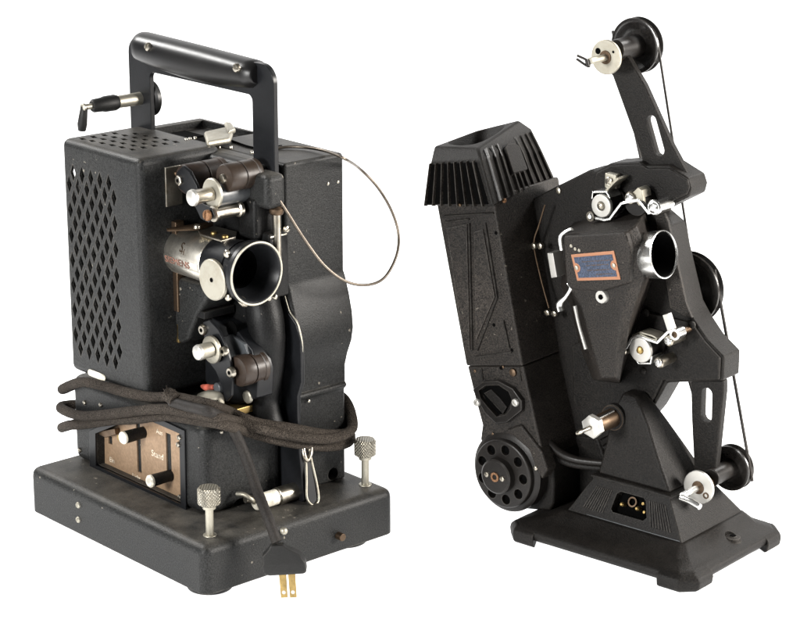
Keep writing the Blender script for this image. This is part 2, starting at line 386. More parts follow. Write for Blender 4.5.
# film deck: web between lamp house and motor housing, facing the lens side
g = G(); g.box(-132, -52, 110, 134.5, 139, 366)
deck = part('film_deck', g, M_ADK, PA, bev=7, seg=4)
g = G(); g.box(-253, -56, 120, 136, 330, 366.5); part('deck_rear', g, M_A, PA, bev=3)
g = G(); g.tube([(-63.3, 119.0, 255.4), (-62.5, 118.0, 241.8), (-57.3, 117.0, 226.3), (-53.6, 117.0, 206.5), (-55.1, 117.0, 177.9), (-60.6, 118.0, 152.5), (-59.6, 118.0, 136.5), (-57.1, 118.0, 121.8)], [13, 16, 17, 16, 14.5, 13, 14, 17], 24, 6)
part('deck_column', g, M_ADK, deck)
g = G(); g.box(-72, -31, 101, 123, 332, 363)
part('front_block', g, M_A, deck, bev=6, seg=4)
g = G(); g.box(-72, -46, 99, 121, 302, 340)
part('block_stem', g, M_ADK, deck, bev=4, seg=4)
g = G(); g.cyl((-37, 116, 268), (-37, 116, 340), 3.6); rod = part('guide_rod', g, M_NICK, deck, bev=.5)
g = G(); g.lathe((-37, 116, 326), Z, [(0, 5.5), (2, 6.5), (5, 6.5), (8, 4)], 24); part('rod_collar', g, M_BRONZE, rod)
slotted('screw', (-33, 124, 312), X, 3.2, M_NICK, deck)
# top fittings
g = G(); t0 = [(-173.9, 141.6), (-177.9, 173.8), (-154.3, 160.1), (-134.9, 142.7), (-135.8, 116.1)]; g.prism(t0, 2, 369, 375)
part('latch_clip', g, M_NICK2, PA, bev=2.6, seg=4)
g = G(); t1 = [(-188.2, 175.9), (-179.6, 178.7), (-155.9, 164.9), (-150.4, 151.3)]; g.prism(t1, 2, 372, 377.5)
part('latch_tab', g, M_NICK2, PA, bev=2.4, seg=4)
for q in [(-170.6, 118.6, 371.0), (-170.6, 123.1, 371.0), (-170.4, 128.7, 371.0), (-139.6, 132.5, 367.0), (-132.3, 140.6, 367.0), (-103.0, 141.7, 367.0), (-94.5, 141.8, 367.0)]:
    g = G(); g.screw(q, Z, 1.7, 1.2); part('rivet', g, M_NICK, PA)
g = G(); g.tube([(-152.2, 157.2, 367.0), (-114.4, 154.2, 367.0), (-104.6, 177.7, 367.0)], 1.0); part('seam_strip', g, M_HOLE, PA)

# upper roller group on the deck (axes along -Y)
def roller(name, c, y0, y1, r, m=M_BROWN, parent=None, grooves=True):
    x, z = c; L = abs(y1 - y0)
    pr = [(0, r * .55), (.6, r * .93), (2, r), (L * .45, r), (L * .46, r * .93), (L * .5, r * .93), (L * .51, r), (L - 5, r), (L - 4.5, r * 1.06), (L - 1, r * 1.06), (L, r)]
    if not grooves: pr = [(0, r * .9), (1, r), (L - 1, r), (L, r * .9)]
    g = G(); g.lathe((x, y0, z), Y, pr, 40)
    return part(name, g, m, parent or PA)
C1 = [(-106.9, 352.3)][0]; C2 = [(-59.5, 360.2)][0]; C3 = [(-63.9, 347.3)][0]; C4 = [(-63.5, 329.3)][0]
r1 = roller('guide_roller', C1, 68, 110, 13.5)
r2 = roller('guide_roller', C2, 76, 111, 12.5)
g = G(); g.lathe((C1[0], 64, C1[1]), mY, [(0, 4.6), (2.4, 4.6), (3, 3.8)], 6); s1 = part('hex_nut', g, M_NICK, r1)
slotted('screw', (C2[0], 75.5, C2[1]), mY, 4.2, M_NICK, r2, 2.6)
g = G(); g.cyl((C1[0], 62, C1[1]), (C1[0], 60.8, C1[1]), 1.8); part('nut_bore', g, M_HOLE, r1)
# dark rocker arm
A_ = [(-111.4, 359.2), (-102.3, 366.2), (-92.2, 362.5), (-82.6, 351.7), (-77.4, 337.4), (-61.7, 335.7), (-57.7, 329.3), (-66.6, 321.4), (-78.0, 322.9), (-86.3, 333.0), (-97.6, 340.9), (-109.1, 345.2)]
g = G(); g.prism(A_, 1, 63.5, 67); arm = part('rocker_arm', g, M_ASM, PA, bev=.8)
g = G(); g.lathe((C3[0], 43, C3[1]), Y, [(0, 5.5), (1, 6.8), (3, 7.3), (4, 7.3), (5, 6.6), (22, 6.0)], 32)
kn = part('release_knob', g, M_NICK, arm)
g = G(); g.lathe((C3[0], 42.2, C3[1]), Y, [(0, 5), (1.2, 6.9), (3.4, 7.5), (4, 7.3)], 32); part('knob_cap', g, M_WHITE, kn)
D_ = [(-64.9, 347.7)][0]
g = G(); g.lathe((D_[0], 66, D_[1]), Y, [(0, 12.4), (.8, 13.2), (2.6, 13.2)], 40); fl1 = part('roller_flange', g, M_NICK2, PA)
g = G(); g.cyl((D_[0], 70, D_[1] - 3), (D_[0], 111, D_[1] - 3), 10); part('sprocket_drum', g, M_GRAPH, fl1, bev=.5)
slotted('screw', (C4[0], 60, C4[1]), mY, 4.8, M_RUST, arm, 2.4)
g = G(); g.lathe((C4[0] + 3, 64, C4[1] + 1), Y, [(0, 7), (2, 7.2), (2.2, 5.4), (26, 5.4), (27, 7), (30, 7)], 28)
part('guide_spindle', g, M_NICK, arm)

# lens assembly, axis along X
LY, LZ = 82, 281
g = G(); g.lathe((-150, LY, LZ), X, [(0, 17), (2, 20), (5, 21.5), (70, 21.5), (71, 20.8)], 64)
lens = part('lens_barrel', g, M_BARREL, PA)
g = G(); g.lathe((-76, LY, LZ), X, [(0, 21.0), (.5, 23), (20, 24), (32, 25.5), (34, 26)], 64, cap=False)
col_ = part('lens_collar', g, M_ASM, lens)
# bell with real bore
g = G(); RO = 28.4
pr = [(0, 24), (8, 27.5), (13, RO - 1.2), (15, RO), (19.5, RO), (20.5, RO - .6), (20.5, RO - 2.4), (19.5, RO - 3.2), (10, 22.5), (-2, 18.0)]
g.lathe((-44, LY, LZ), X, pr, 72, cap=False)
bell = part('lens_hood', g, M_ASM, lens)
g = G(); g.lathe((-44, LY, LZ), X, [(-1.5, 18.6), (-18, 16.5), (-18.5, .3)], 60, cap=False); part('hood_bore', g, M_HOLE, bell)
g = G(); g.ring((-24.4, LY, LZ), X, RO - 1.6, RO + .2, 1.5, 72); part('hood_rim', g, M_NICK2, bell, bev=.4)
g = G(); g.ring((-30.5, LY, LZ), X, RO - 1.0, RO + .15, 4.6, 72); part('hood_band', g, M_ASM, bell, bev=.3)
g = G(); g.lathe((-62, LY, LZ), X, [(0, 15), (.5, 15), (2.5, 6)], 40); part('lens_glass', g, M_GLASS, bell)
# square mount to the right of the hood
g = G(); g.box(-62, -37, 107, 129, 250, 309); part('lens_mount', g, M_ADK, deck, bev=2, seg=3)
g = G(); g.box(-39, -36.4, 108, 127, 305.5, 307.0); part('mount_trim', g, M_NICK, deck, bev=.3)
# clamp plate on top of the barrel
g = G(); pp = [(-110.6, 83.7), (-116.8, 98.5), (-75.4, 101.4), (-62.1, 89.9), (-59.3, 72.3), (-91.7, 72.8)]; g.prism(pp, 2, 303.5, 305.5)
cl = part('clamp_plate', g, M_NICK, lens, bev=.5)
for q in [(-83.3, 81.9, 305.5), (-67.0, 81.6, 305.5)]:
    slotted('screw', q, Z, 3, M_BRASS, cl)
g = G(); g.tube([(-110.0, 50.4, 309.0), (-106.6, 62.1, 309.0), (-101.4, 75.8, 309.0), (-100.6, 93.0, 309.0)], [1.0, 1.6, 2.2, 1.5], 12, 6, flat=1.5); part('clamp_lever', g, M_BRONZE, lens)
slotted('screw', [(-92.8, 70.5, 312.0)][0], Z, 3.2, M_NICK, lens)
# focus knob
FK = [(-50.3, 275.1)][0]
g = G(); g.lathe((FK[0], 53, FK[1]), Y, [(0, 17.5), (.8, 18.4), (3.4, 18.4), (4.2, 17.4)], 64)
fk = part('focus_knob', g, M_NICK2, lens)
g = G(); g.cyl((FK[0], 55, FK[1]), (FK[0], 66, FK[1] + 3), 5); part('knob_shaft', g, M_NICK, fk)
g = G(); g.cyl((FK[0], 52.6, FK[1]), (FK[0], 53.5, FK[1]), 2.0); part('knob_bore', g, M_HOLE, fk)
for q in [(-36.5, 60.0, 300.0), (-36.5, 60.0, 261.4)]:
    g = G(); g.screw(q, mY, 3.6, 2.2); part('screw', g, M_NICK, lens)
g = G(); q = [(-28.0, 71.9, 254.6)][0]; g.lathe(V(q) + V((-6, 0, 3)), V((1, 0, -.5)), [(0, 3.6), (5, 3.6), (7.5, 3.2), (9, 1.5)], 20); part('thumb_nub', g, M_NICK, lens)
for q in [(-33.0, 102.6, 252.5), (-33.0, 109.4, 252.6)]:
    g = G(); g.screw(q, X, 2.4, 2); part('screw', g, M_NICK, deck)
# engraved maker band on barrel, wrapped round the cylinder
def bar_fn(x0, a0, sx=1.0):
    r = 21.6
    def f(u, v, w):
        a = a0 + v / r
        return (x0 + u * sx, LY - math.cos(a) * (r + w), LZ + math.sin(a) * (r + w))
    return f
g = G(); rr_ = 21.75
def arcquad(g, x0, x1, a0, a1, r, n=8):
    vs = []
    for k in range(n + 1):
        a = a0 + (a1 - a0) * k / n
        for x, r1_ in ((x0, r), (x1, r), (x1, r - .6), (x0, r - .6)): vs.append((x, LY - math.cos(a) * r1_, LZ + math.sin(a) * r1_))
    g.loft([[vs[k * 4 + i] for i in range(4)] for k in range(n + 1)])
arcquad(g, -141, -80, -.36, .04, 21.75); band = part('engraved_band', g, M_BARREL, lens)
f0 = bar_fn(-110, -.16); lettering('lettering', 'SIEMENS', 8.5, M_LETTERD, band, lambda u, v, w: (lambda p: (p[0], p[1], p[2]))(f0(u * 1.15, v, w + .5)))
f1 = bar_fn(-106, .50); lettering('lettering', 'S', 13, M_BRONZE, band, lambda u, v, w: f1(u * .8, v, w + .1))
f2 = bar_fn(-103, .34); lettering('lettering', 'H', 8, M_BRONZE, band, lambda u, v, w: f2(u * .8, v, w + .1))

# casting that hangs under the barrel
hb = [(-137.5, 257.1), (-83.8, 259.0), (-79.8, 250.7), (-98.3, 228.1), (-109.6, 208.6), (-112.9, 201.3), (-123.7, 195.9), (-137.4, 195.6), (-144.7, 204.4), (-144.8, 233.0)]
g = G(); g.prism(hb, 1, 72, 108); part('gate_casting', g, M_A, deck, bev=4, seg=4)
g = G(); g.box(-131, -90, 74, 108, 226, 233); part('casting_shelf', g, M_ADK, deck, bev=.6)

# lower sprocket group
lp = [(-89.6, 224.4), (-80.7, 228.3), (-67.8, 221.9), (-58.1, 210.2), (-51.4, 196.0), (-49.1, 179.8), (-51.1, 164.4), (-58.6, 156.9), (-65.3, 171.1), (-72.2, 181.7), (-85.1, 189.8), (-88.8, 207.8)]
g = G(); g.prism(lp, 1, 72, 75); lowp = part('sprocket_plate', g, M_GRAPH, PA, bev=.6)
lowp.data.materials[0] = M_ASM
g = G(); g.prism([(-113.4, 215.0), (-102.7, 221.2), (-64.8, 216.6), (-45.1, 204.4), (-37.1, 185.8), (-39.3, 160.9), (-67.1, 148.2), (-102.9, 139.1), (-115.7, 159.1)], 1, 92, 110.5)
part('sprocket_housing', g, M_ASM, deck, bev=1.5, seg=3)
g = G(); g.prism([(-82.9, 208.2), (-72.5, 213.4), (-52.5, 208.7), (-47.0, 200.7), (-73.3, 190.7)], 1, 89, 92.5); part('film_shoe', g, M_GRAPH, deck, bev=.6)
g = G(); g.cyl((0, 91.6, 0), (0, 92.4, 0), 7.5)
q = [(-73.5, 217.4)][0]
for v in g.bm.verts: v.co += V((q[0], 0, q[1]))
part('sprocket_bore', g, M_HOLE, deck)
q = [(-48.2, 186.6)][0]
r3 = roller('guide_roller', q, 77, 104, 14)
K2 = [(-69.5, 205.0)][0]
g = G(); g.lathe((K2[0], 49, K2[1]), Y, [(0, 5), (1, 6.4), (3, 7.0), (15, 7.0), (17, 4.6), (24, 4.5)], 32); kk = part('release_knob', g, M_BRASS, lowp)
kk.data.materials[0] = M_NICK2
g = G(); g.lathe((K2[0], 48.2, K2[1]), Y, [(0, 4.4), (1.2, 6.6), (3.4, 7.3), (4, 7.1)], 32); part('knob_cap', g, M_WHITE, kk)
q = [(-72.3, 203.5)][0]
g = G(); g.lathe((q[0], 66, q[1]), Y, [(0, 11.5), (.8, 12.6), (3.5, 12.6)], 40); part('knob_flange', g, M_NICK2, lowp)
for i, (px, py, r_) in enumerate(((0, 0, 4.8), (1, 0, 4.6), (2, 0, 4.8))):
    q = [(-88.7, 217.5), (-58.6, 204.5), (-49.1, 187.2)][i]
    g = G(); g.lathe((q[0], 73, q[1]), mY, [(0, r_ * 1.05), (3, r_), (4.2, r_ * .8)], 24)
    s_ = part('hex_nut', g, M_NICK, lowp)
    g = G(); g.cyl((q[0], 69.2, q[1]), (q[0], 68.5, q[1]), r_ * .38); part('nut_bore', g, M_HOLE, s_)
g = G(); g.lathe([(-87.2, 84.0, 160.2)][0], mY, [(-8, 5), (0, 5), (1, 4)], 24); part('button', g, M_GRAPH, lowp)
g = G(); g.lathe([(-52.4, 91.0, 158.8)][0], mY, [(-2, 6), (0, 6), (1, 5)], 24); part('button', g, M_NICK2, deck)
g = G(); g.tube([(-109.8, 84.0, 156.5), (-102.2, 84.0, 157.0), (-91.7, 84.0, 160.1)], [1.6, 3.4, 2.0], 12); part('red_indicator', g, M_REDP, deck)
g = G(); g.tube([(-85.5, 60.0, 156.6), (-74.6, 62.0, 160.7), (-63.7, 66.0, 162.6), (-60.6, 68.0, 160.1), (-60.1, 68.0, 152.7)], [4.5, 6.5, 4.5, 3.2, 3], 12, 6, flat=.25); part('spring_leaf', g, M_NICK2, deck)
g = G(); g.box(-110, -62, 80, 112, 139, 146); part('lower_sill', g, M_BRASS, deck, bev=1)
g = G(); g.lathe((-78, 116, 140), Z, [(0, 10), (6, 10), (9, 8)], 24); 
part('boss', g, M_ADK, deck)

# front rod between the two sockets at the bottom
g = G(); g.cyl((-44, 80, 66), (-42, 110, 62), 3.2); br = part('bottom_rod', g, M_NICK, PA)
g = G(); g.lathe((-40, 88, 62), V((0, 1, -.02)), [(0, 6), (1, 7.3), (24, 7.3)], 24); part('rod_sleeve', g, M_IVORY, br, bev=.4)  # ivory colour stands for the glare on bare metal
g = G(); g.lathe((-40, 112.6, 61.5), V((0, 1, -.02)), [(0, 7.3), (1, 8.4), (23, 8.4), (24, 7)], 32); part('rod_sleeve', g, M_NICK, br)
g = G(); g.tube([(-52, 77, 70), (-44, 79, 71), (-39, 83, 67), (-41, 88, 62)], 2.0); part('hook', g, M_NICK2, br)
g = G(); g.screw([(-57.0, 65.0, 130.6)][0], X, 1.8, 1); part('rivet', g, M_NICK, ped)
# hanging clip strap
g = G(); g.tube([(-34.0, 141.0, 102.2), (-30.0, 139.9, 90.9), (-25.0, 136.1, 75.8), (-20.0, 132.3, 60.8), (-18.0, 137.6, 53.1), (-19.0, 145.0, 55.8), (-23.0, 146.8, 68.8), (-28.0, 145.9, 87.1), (-32.0, 145.3, 101.7)], 1.1, 10, 8)
cs = part('wire_clip', g, M_NICK2, PA)
g = G(); ss = [(-29.0, 139.1, 91.4), (-29.0, 145.0, 90.0), (-24.0, 147.6, 68.3), (-20.0, 145.3, 56.4), (-19.0, 138.5, 53.6), (-20.0, 132.3, 59.8)]
g.loft([ss, [(a - 2, b_, c_) for a, b_, c_ in ss]]); part('clip_strap', g, M_ASM, cs)
g = G(); g.tube([(-34.0, 139.9, 105.3), (-30.0, 138.2, 97.2), (-29.0, 140.9, 92.9), (-30.0, 145.3, 97.4), (-33.0, 148.5, 102.5)], 2.1, 10); part('clip_jaw', g, M_NICK, cs)

# looped release wire from the rod to the housing top
WP = [(-34.0, 111.0, 347.2), (-30.0, 122.0, 328.2), (-24.0, 137.0, 301.4), (-18.0, 153.5, 276.8), (-14.0, 174.5, 259.0), (-14.0, 199.4, 250.5), (-18.0, 224.6, 251.5), (-24.0, 244.7, 266.5), (-32.0, 255.0, 284.0), (-40.0, 254.2, 304.4), (-52.0, 247.7, 326.0), (-54.0, 227.6, 346.5), (-20.5, 179.9, 369.0), (-55.3, 187.3, 369.0), (-79.8, 185.5, 368.5), (-94.1, 176.2, 368.0), (-100.8, 163.0, 367.0)]
g = G(); g.tube(WP, 1.35, 12, 10); part('release_wire', g, M_WIRE, PA)

# carrying handle: flat steel bail + bakelite grip
HY = 122
hx0 = [(-259.4, 394.2), (-226.5, 399.0), (-73.9, 412.3), (-43.8, 416.8)]; xa, xb, xc, xd = [p[0] for p in hx0]
zt = [(-242.0, 461.6)][0][1]
def arc(cx, cz, r, a0, a1, n=8): return [(cx + r * math.cos(R(a0 + (a1 - a0) * k / n)), cz + r * math.sin(R(a0 + (a1 - a0) * k / n))) for k in range(n + 1)]
out = [(xa, 340)] + arc(xa + 16, zt - 22, 16, 180, 90) + arc(xd - 16, zt - 22, 16, 90, 0) + [(xd, 322), (xc, 322)] + arc(xc - 6, zt - 42, 6, 0, 90) + arc(xb + 6, zt - 42, 6, 90, 180) + [(xb, 340)]
g = G(); g.prism(out, 1, HY - 2, HY + 3); hd = part('carrying_handle', g, M_ASM, PA, bev=.7)
g = G()
n = 28; prof_ = []
gx0, gx1 = [(-244.3, 448.2)][0][0], [(-65.8, 448.9)][0][0]; L_ = gx1 - gx0
rings = []
for k in range(n + 1):
    t = k / n; x = gx0 + L_ * t
    e = min(1, math.sin(math.pi * min(max(t, .012), .988)) ** .30 + 0)
    end = min(1.0, (min(t, 1 - t) * L_ / 9.0 + .02)) ; end = math.sqrt(1 - (1 - end) ** 2) if end < 1 else 1
    rz_ = (13.5 + 3.5 * math.sin(math.pi * t) - 1.5 * t) * (.62 + .38 * end); ry_ = 14.5 * (.6 + .4 * end)
    zc = zt - 13.5 - 3.0 * math.sin(math.pi * t) - 3.5 * t
    rings.append([(x, HY + .5 + ry_ * math.cos(a), zc + rz_ * math.copysign(abs(math.sin(a)) ** .8, math.sin(a))) for a in [2 * math.pi * i / 36 for i in range(36)]])
g.loft(rings); grip = part('grip', g, M_BAKE, hd, bev=1.2, ang=50)
for q in [(-210.5, 108.0, 452.3), (-78.3, 107.0, 450.8)]:
    slotted('screw', V(q), mY, 4.0, M_NICK, grip, 2.2)
g = G(); g.lathe((-246 + 2, 125, zt - 66), Y, [(0, 15), (2, 17), (6, 17), (8, 14)], 40)
KX, KZ = [(-240.2, 398.1)][0]
for v in g.bm.verts: v.co += V((KX + 244, 0, KZ - (zt - 66)))
ck = part('crank_flange', g, M_BAKE, hd)
g = G(); g.cyl((KX - 3, 121, KZ), (KX - 3, 94, KZ), 6.2, 5.8); cr_ = part('crank_shaft', g, M_NICK2, ck, bev=.8)
g = G(); g.lathe((KX - 3, 94, KZ), mY, [(0, 6.6), (3, 7.6), (14, 7.4), (17, 6.6), (26, 6.2), (28, 4.6)], 28); part('crank_sleeve', g, M_RUB, cr_)
g = G(); g.cyl((KX - 3, 68, KZ), (KX - 3, 56, KZ), 2.8); g.screw((KX - 3, 57, KZ), mY, 3.8, 2); part('crank_pin', g, M_NICK2, cr_)
g = G(); g.tube([(KX - 3, 58, KZ + 1), (KX - 4, 57, KZ - 8), (KX - 6, 57, KZ - 16), (KX - 7, 57, KZ - 22)], [3.2, 4.0, 4.6, 3.6], 16, 6); part('crank_lever', g, M_RUB, cr_)

# ================================================================ CORD of projector A
cr0 = 4.8
def cordobj(name, pts, r=cr0, m=M_CLOTH, parent=None, jit=.03):
    g = G(); g.tube(pts, r, 16, 10, jitter=jit); return part(name, g, m, parent)
PC = empty('power_cord', (-0.16946, -0.03461, 0.0), -48, 'brown fabric power cord wound round the blue-black projector, two-prong plug dangling', 'power cord')
yl, xf = 39, -48
# top winding
W1 = [(-120, 218, 150), (-190, 216, 135), (-240, 212, 122), (-272, 200, 118), (-276, 150, 120), (-276, 90, 126)] + [(-282.7, 48.0, 118.8), (-253.2, 38.0, 132.8), (-226.6, 34.0, 142.7), (-200.3, 34.0, 146.3), (-160.2, 34.0, 149.4), (-124.0, 36.0, 153.3), (-93.0, 38.0, 160.6), (-68.9, 40.0, 163.4), (-42.4, 42.0, 165.5), (-58.0, 73.6, 148.2), (-46.0, 83.2, 141.5), (-40.0, 97.7, 134.9)]
W1 += [(-30.0, 121.7, 128.0), (-34.0, 166.1, 110.6), (-40.0, 200.3, 102.9)] + [(-58, 216, 108), (-100, 217, 114)]
cordobj('cord_winding', W1, parent=PC)
W2 = [(-100, 217, 122), (-190, 216, 112), (-240, 214, 102), (-273, 200, 98), (-277, 150, 98), (-277, 90, 98)] + [(-288.9, 50.0, 99.5), (-262.1, 38.0, 103.0), (-225.8, 33.0, 109.5), (-181.3, 31.0, 123.4), (-139.7, 30.0, 137.3), (-94.5, 31.0, 150.5), (-59.9, 33.0, 155.2), (-27.6, 36.0, 159.1), (-46.0, 71.9, 142.2), (-34.0, 92.8, 132.9), (-27.0, 125.0, 120.4), (-28.0, 161.0, 108.6), (-34.0, 190.2, 104.9), (-42.0, 206.9, 108.6)] + [(-62, 214, 126), (-100, 217, 130)]
cordobj('cord_winding', W2, parent=PC)
W3 = [(-100, 216, 100), (-190, 215, 90), (-240, 212, 84), (-272, 200, 82), (-276, 150, 84), (-276, 90, 84)] + [(-291.8, 52.0, 76.7), (-259.7, 38.0, 90.5), (-230.9, 36.0, 99.5), (-190.6, 37.0, 113.3), (-150.2, 37.0, 125.2), (-104.6, 38.0, 139.7), (-61.0, 39.0, 147.0), (-27.2, 41.0, 151.6), (-44.0, 81.4, 131.1), (-37.0, 104.1, 120.8), (-35.0, 137.2, 107.6), (-38.0, 175.3, 95.2), (-44.0, 204.9, 92.8)] + [(-64, 213, 104), (-100, 216, 102)]
cordobj('cord_winding', W3, parent=PC)
W4 = [(-85.0, 32.0, 159.3), (-57.0, 31.0, 162.0), (-28.0, 31.0, 164.8), (-44.0, 60.4, 146.4), (-36.0, 62.9, 137.6), (-32.0, 67.3, 124.4), (-22.0, 68.0, 107.2), (-6.0, 63.9, 90.2), (18.0, 56.7, 72.8), (31.0, 55.9, 54.4)]
cordobj('cord_tail', W4, 4.7, M_CORD2, PC)
# frayed jacket end
fr = [(-86.1, 33.0, 163.5)][0]
g = G()
for k in range(46):
    a = random.uniform(0, 6.28); d = V((random.uniform(-.9, .6), random.uniform(-.9, .1), random.uniform(.2, 1.2))).normalized()
    s0 = V(fr) + V((random.uniform(-5, 5), random.uniform(-3, 2), random.uniform(-3, 3)))
    L_ = random.uniform(4, 9); g.tube([s0, s0 + d * L_ * .5 + V((random.uniform(-1, 1), 0, random.uniform(-1, 1))), s0 + d * L_], .42, 5, 3)
g.tube([V(fr) + V((-6, 0, 1)), V(fr), V(fr) + V((6, 0, -2))], 6.6, 14, 5)
part('frayed_jacket', g, M_CLOTH, PC)
# plug hanging in front of the base
g = G()
pc = V([(34.0, 60.9, 36.1)][0])
du = V((.66, .745, .06)).normalized(); dx = V((.745, -.66, .12)); dx = (dx - du * dx.dot(du)).normalized(); dn = dx.cross(du) * -1
if dn.z < 0: dn = -dn
def pp_(a, b, c_): return tuple(pc + du * a + dx * b + dn * c_)
def hx(w, d, z, oy=0): return [pp_(-w + oy, -d, z), pp_(w + oy, -d, z), pp_(w + oy, d, z), pp_(-w + oy, d, z)]
g.loft([hx(15, 6, -11, 2), hx(18.5, 8, -9, 1), hx(19, 8.5, -1), hx(18, 8, 1), hx(16.5, 7.4, 7, -2), hx(9, 6.2, 12, -4), hx(5.5, 5.5, 16, -5)])
plug = part('plug', g, M_RUB, PC, bev=2.2, seg=4)
for k, a in enumerate((-2, 6)):
    g = G(); b = [pp_(a - 3.2, -1.2 + k, -9), pp_(a + 3.2, -1.2 + k, -9), pp_(a + 3.2, .8 + k, -9), pp_(a - 3.2, .8 + k, -8)]
    t = [pp_(a - 3.0, -1.2 + k, -33), pp_(a + 3.0, -1.2 + k, -33), pp_(a + 3.0, .8 + k, -33), pp_(a - 3.0, .8 + k, -33)]
    g.hexa(b, t)
    pr_ = part('prong', g, M_BRASS, plug, bev=.3)
    g = G(); cpt = V(pp_(a, .8 + k, -28)); g.cyl(cpt - dx * .2, cpt + dx * .25, 1.7); part('prong_hole', g, M_WHITE, pr_)

# ================================================================ PROJECTOR B
PB = empty('film_projector', (0.25555, -0.01540, 0.0), -40, 'tilted brown-black reel projector on a pyramid foot with open reel arms and drive belts', 'projector')

# foot
def rect(x0, x1, y0, y1, z, c=0):
    if c == 0: return [(x0, y0, z), (x1, y0, z), (x1, y1, z), (x0, y1, z)]
    return [(x0 + c, y0, z), (x1 - c, y0, z), (x1, y0 + c, z), (x1, y1 - c, z), (x1 - c, y1, z), (x0 + c, y1, z), (x0, y1 - c, z), (x0, y0 + c, z)]
g = G()
g.loft([rect(-204, -4, 4, 161, 6, 12), rect(-207, -1, 1, 164, 11, 12), rect(-206, -2, 2, 163, 15, 12), rect(-201, -7, 6, 158, 18, 10), rect(-184, -20, 20, 148, 23, 8), rect(-164, -31, 34, 141, 31, 4), rect(-160, -36, 38, 136, 31, 4)])
c = G()
c.cyl((-17, 96, 18), (-17, 96, 40), 7.5)
ft = part('foot', g, M_BDK, PB, bev=1.6, seg=3, ang=20, cut=c)
g = G(); g.lathe((-17, 96, 19), Z, [(0, 7.3), (4, 7), (4.5, 3.2), (5, 3)], 28); part('bolt_boss', g, M_B, ft)
g = G(); g.cyl((-17, 96, 22), (-17, 96, 24.4), 3); part('bolt_bore', g, M_HOLE, ft)
g = G(); g.cyl((-17, 96, 12), (-17, 96, 18.2), 8); part('boss_seat', g, M_BDK, ft)
# corner toes
for (sx, sy, cx_, cy_) in ((-1, -1, -208, 0), (1, -1, 0, 0), (1, 1, 0, 165), (-1, 1, -208, 165)):
    g = G(); a = 36; o_ = 2.4
    def q_(u, v, z): return (cx_ - sx * u, cy_ - sy * v, z)
    def rg(e, z): return [q_(a, -o_ + e, z), q_(13, -o_ + e, z), q_(-o_ + e, 13, z), q_(-o_ + e, a, z), q_(16, a - 8, z), q_(a - 8, 16, z)]
    g.loft([rg(5, 0), rg(2, 2.5), rg(1, 9), rg(2, 13), rg(7, 17)])
    part('toe', g, M_BDK, ft, bev=1.4, seg=3, ang=20)

# pedestal: socket storey + ledge + tapering neck
bl, br, ul, ur = (-160, 37, 31), (-34, 37, 30.5), (-140, 47, 64), (-56, 47, 64)
g = G(); g.loft([rect(-161, -33, 36, 140, 29.5), rect(-141, -55, 48, 116, 63.5), rect(-141, -55, 48, 116, 66)])
c = G()
def onface(s_, t_, d=0):
    """point on the sloped socket face: s along X 0..1, t up 0..1, d outward"""
    p = (V((-161, 36, 29.5)) * (1 - s_) + V((-33, 36, 29.5)) * s_) * (1 - t_) + (V((-141, 48, 63.5)) * (1 - s_) + V((-55, 48, 63.5)) * s_) * t_
    return tuple(p + V((0, -.943, .333)) * d)
so = [(.35, .38), (.375, .31), (.665, .31), (.70, .40), (.69, .80), (.665, .87), (.39, .87), (.355, .79)]
c.loft([[onface(a, b, -9) for a, b in so], [onface(a, b, 5) for a, b in so]])
sb = part('socket_base', g, M_BDK, PB, bev=1.2, seg=3, cut=c)
g = G(); g.loft([[onface(a, b, -9.4) for a, b in ((.33, .2), (.74, .2), (.74, .92), (.33, .92))], [onface(a, b, -8.6) for a, b in ((.33, .2), (.74, .2), (.74, .92), (.33, .92))]]); sk = part('socket_well', g, M_HOLE, sb)
for a in (.43, .59):
    g = G(); g.cyl(onface(a, .56, -9), onface(a, .56, -1.5), 1.9); g.lathe(onface(a, .56, -1.5), V((0, -.943, .333)), [(0, 1.9), (1.2, 1.1)], 16); part('socket_pin', g, M_BRASS, sb)
g = G(); g.ring(onface(.51, .68, -8), V((0, -.943, .333)), 3.4, 4.8, 3, 24); part('socket_ring', g, M_BRONZE, sb)
g = G(); g.cyl(onface(.645, .72, -9), onface(.645, .72, -2), 1.4); g.cyl(onface(.66, .52, -9), onface(.66, .52, -2), 1.2); part('socket_pin', g, M_BRASS, sb)
# fine flutes both sides of the socket
for (s0, s1, n) in ((.75, .93, 8), (.12, .30, 9)):
    g = G()
    for k in range(n):
        a = s0 + (s1 - s0) * k / (n - 1) - .01
        g.loft([[onface(a - .0055, .2, -1), onface(a + .0055, .2, -1), onface(a + .0055, .86, -1), onface(a - .0055, .86, -1)], [onface(a - .0035, .22, .9), onface(a + .0035, .22, .9), onface(a + .0035, .84, .9), onface(a - .0035, .84, .9)]])
    part('flutes', g, M_B, sb)
g = G(); g.tube([onface(.17, .07, .3), onface(.5, .07, .5), onface(.985, .07, .3)], [.3, .6, .5], 8); part('ledge_highlight', g, M_GRAPH, sb)  # thin pale tube modelled as the highlight along the ledge
g = G(); g.loft([rect(-143, -53.5, 46.5, 117, 65.5), rect(-142, -54, 47, 116, 67.5), rect(-138, -57, 50, 113, 69)]); part('ledge', g, M_BDK, PB, bev=.8)
g = G()
nk = [rect(-137, -57, 50, 113, 68.5, 0), rect(-131, -74, 53, 99, 100, 0), rect(-128, -87, 56, 86, 126, 0), rect(-124, -96, 59, 82, 138, 0), rect(-121, -106, 64, 80, 148, 0)]
g.loft(nk); neck = part('neck', g, M_BDK, PB, bev=3, seg=3, ang=12)
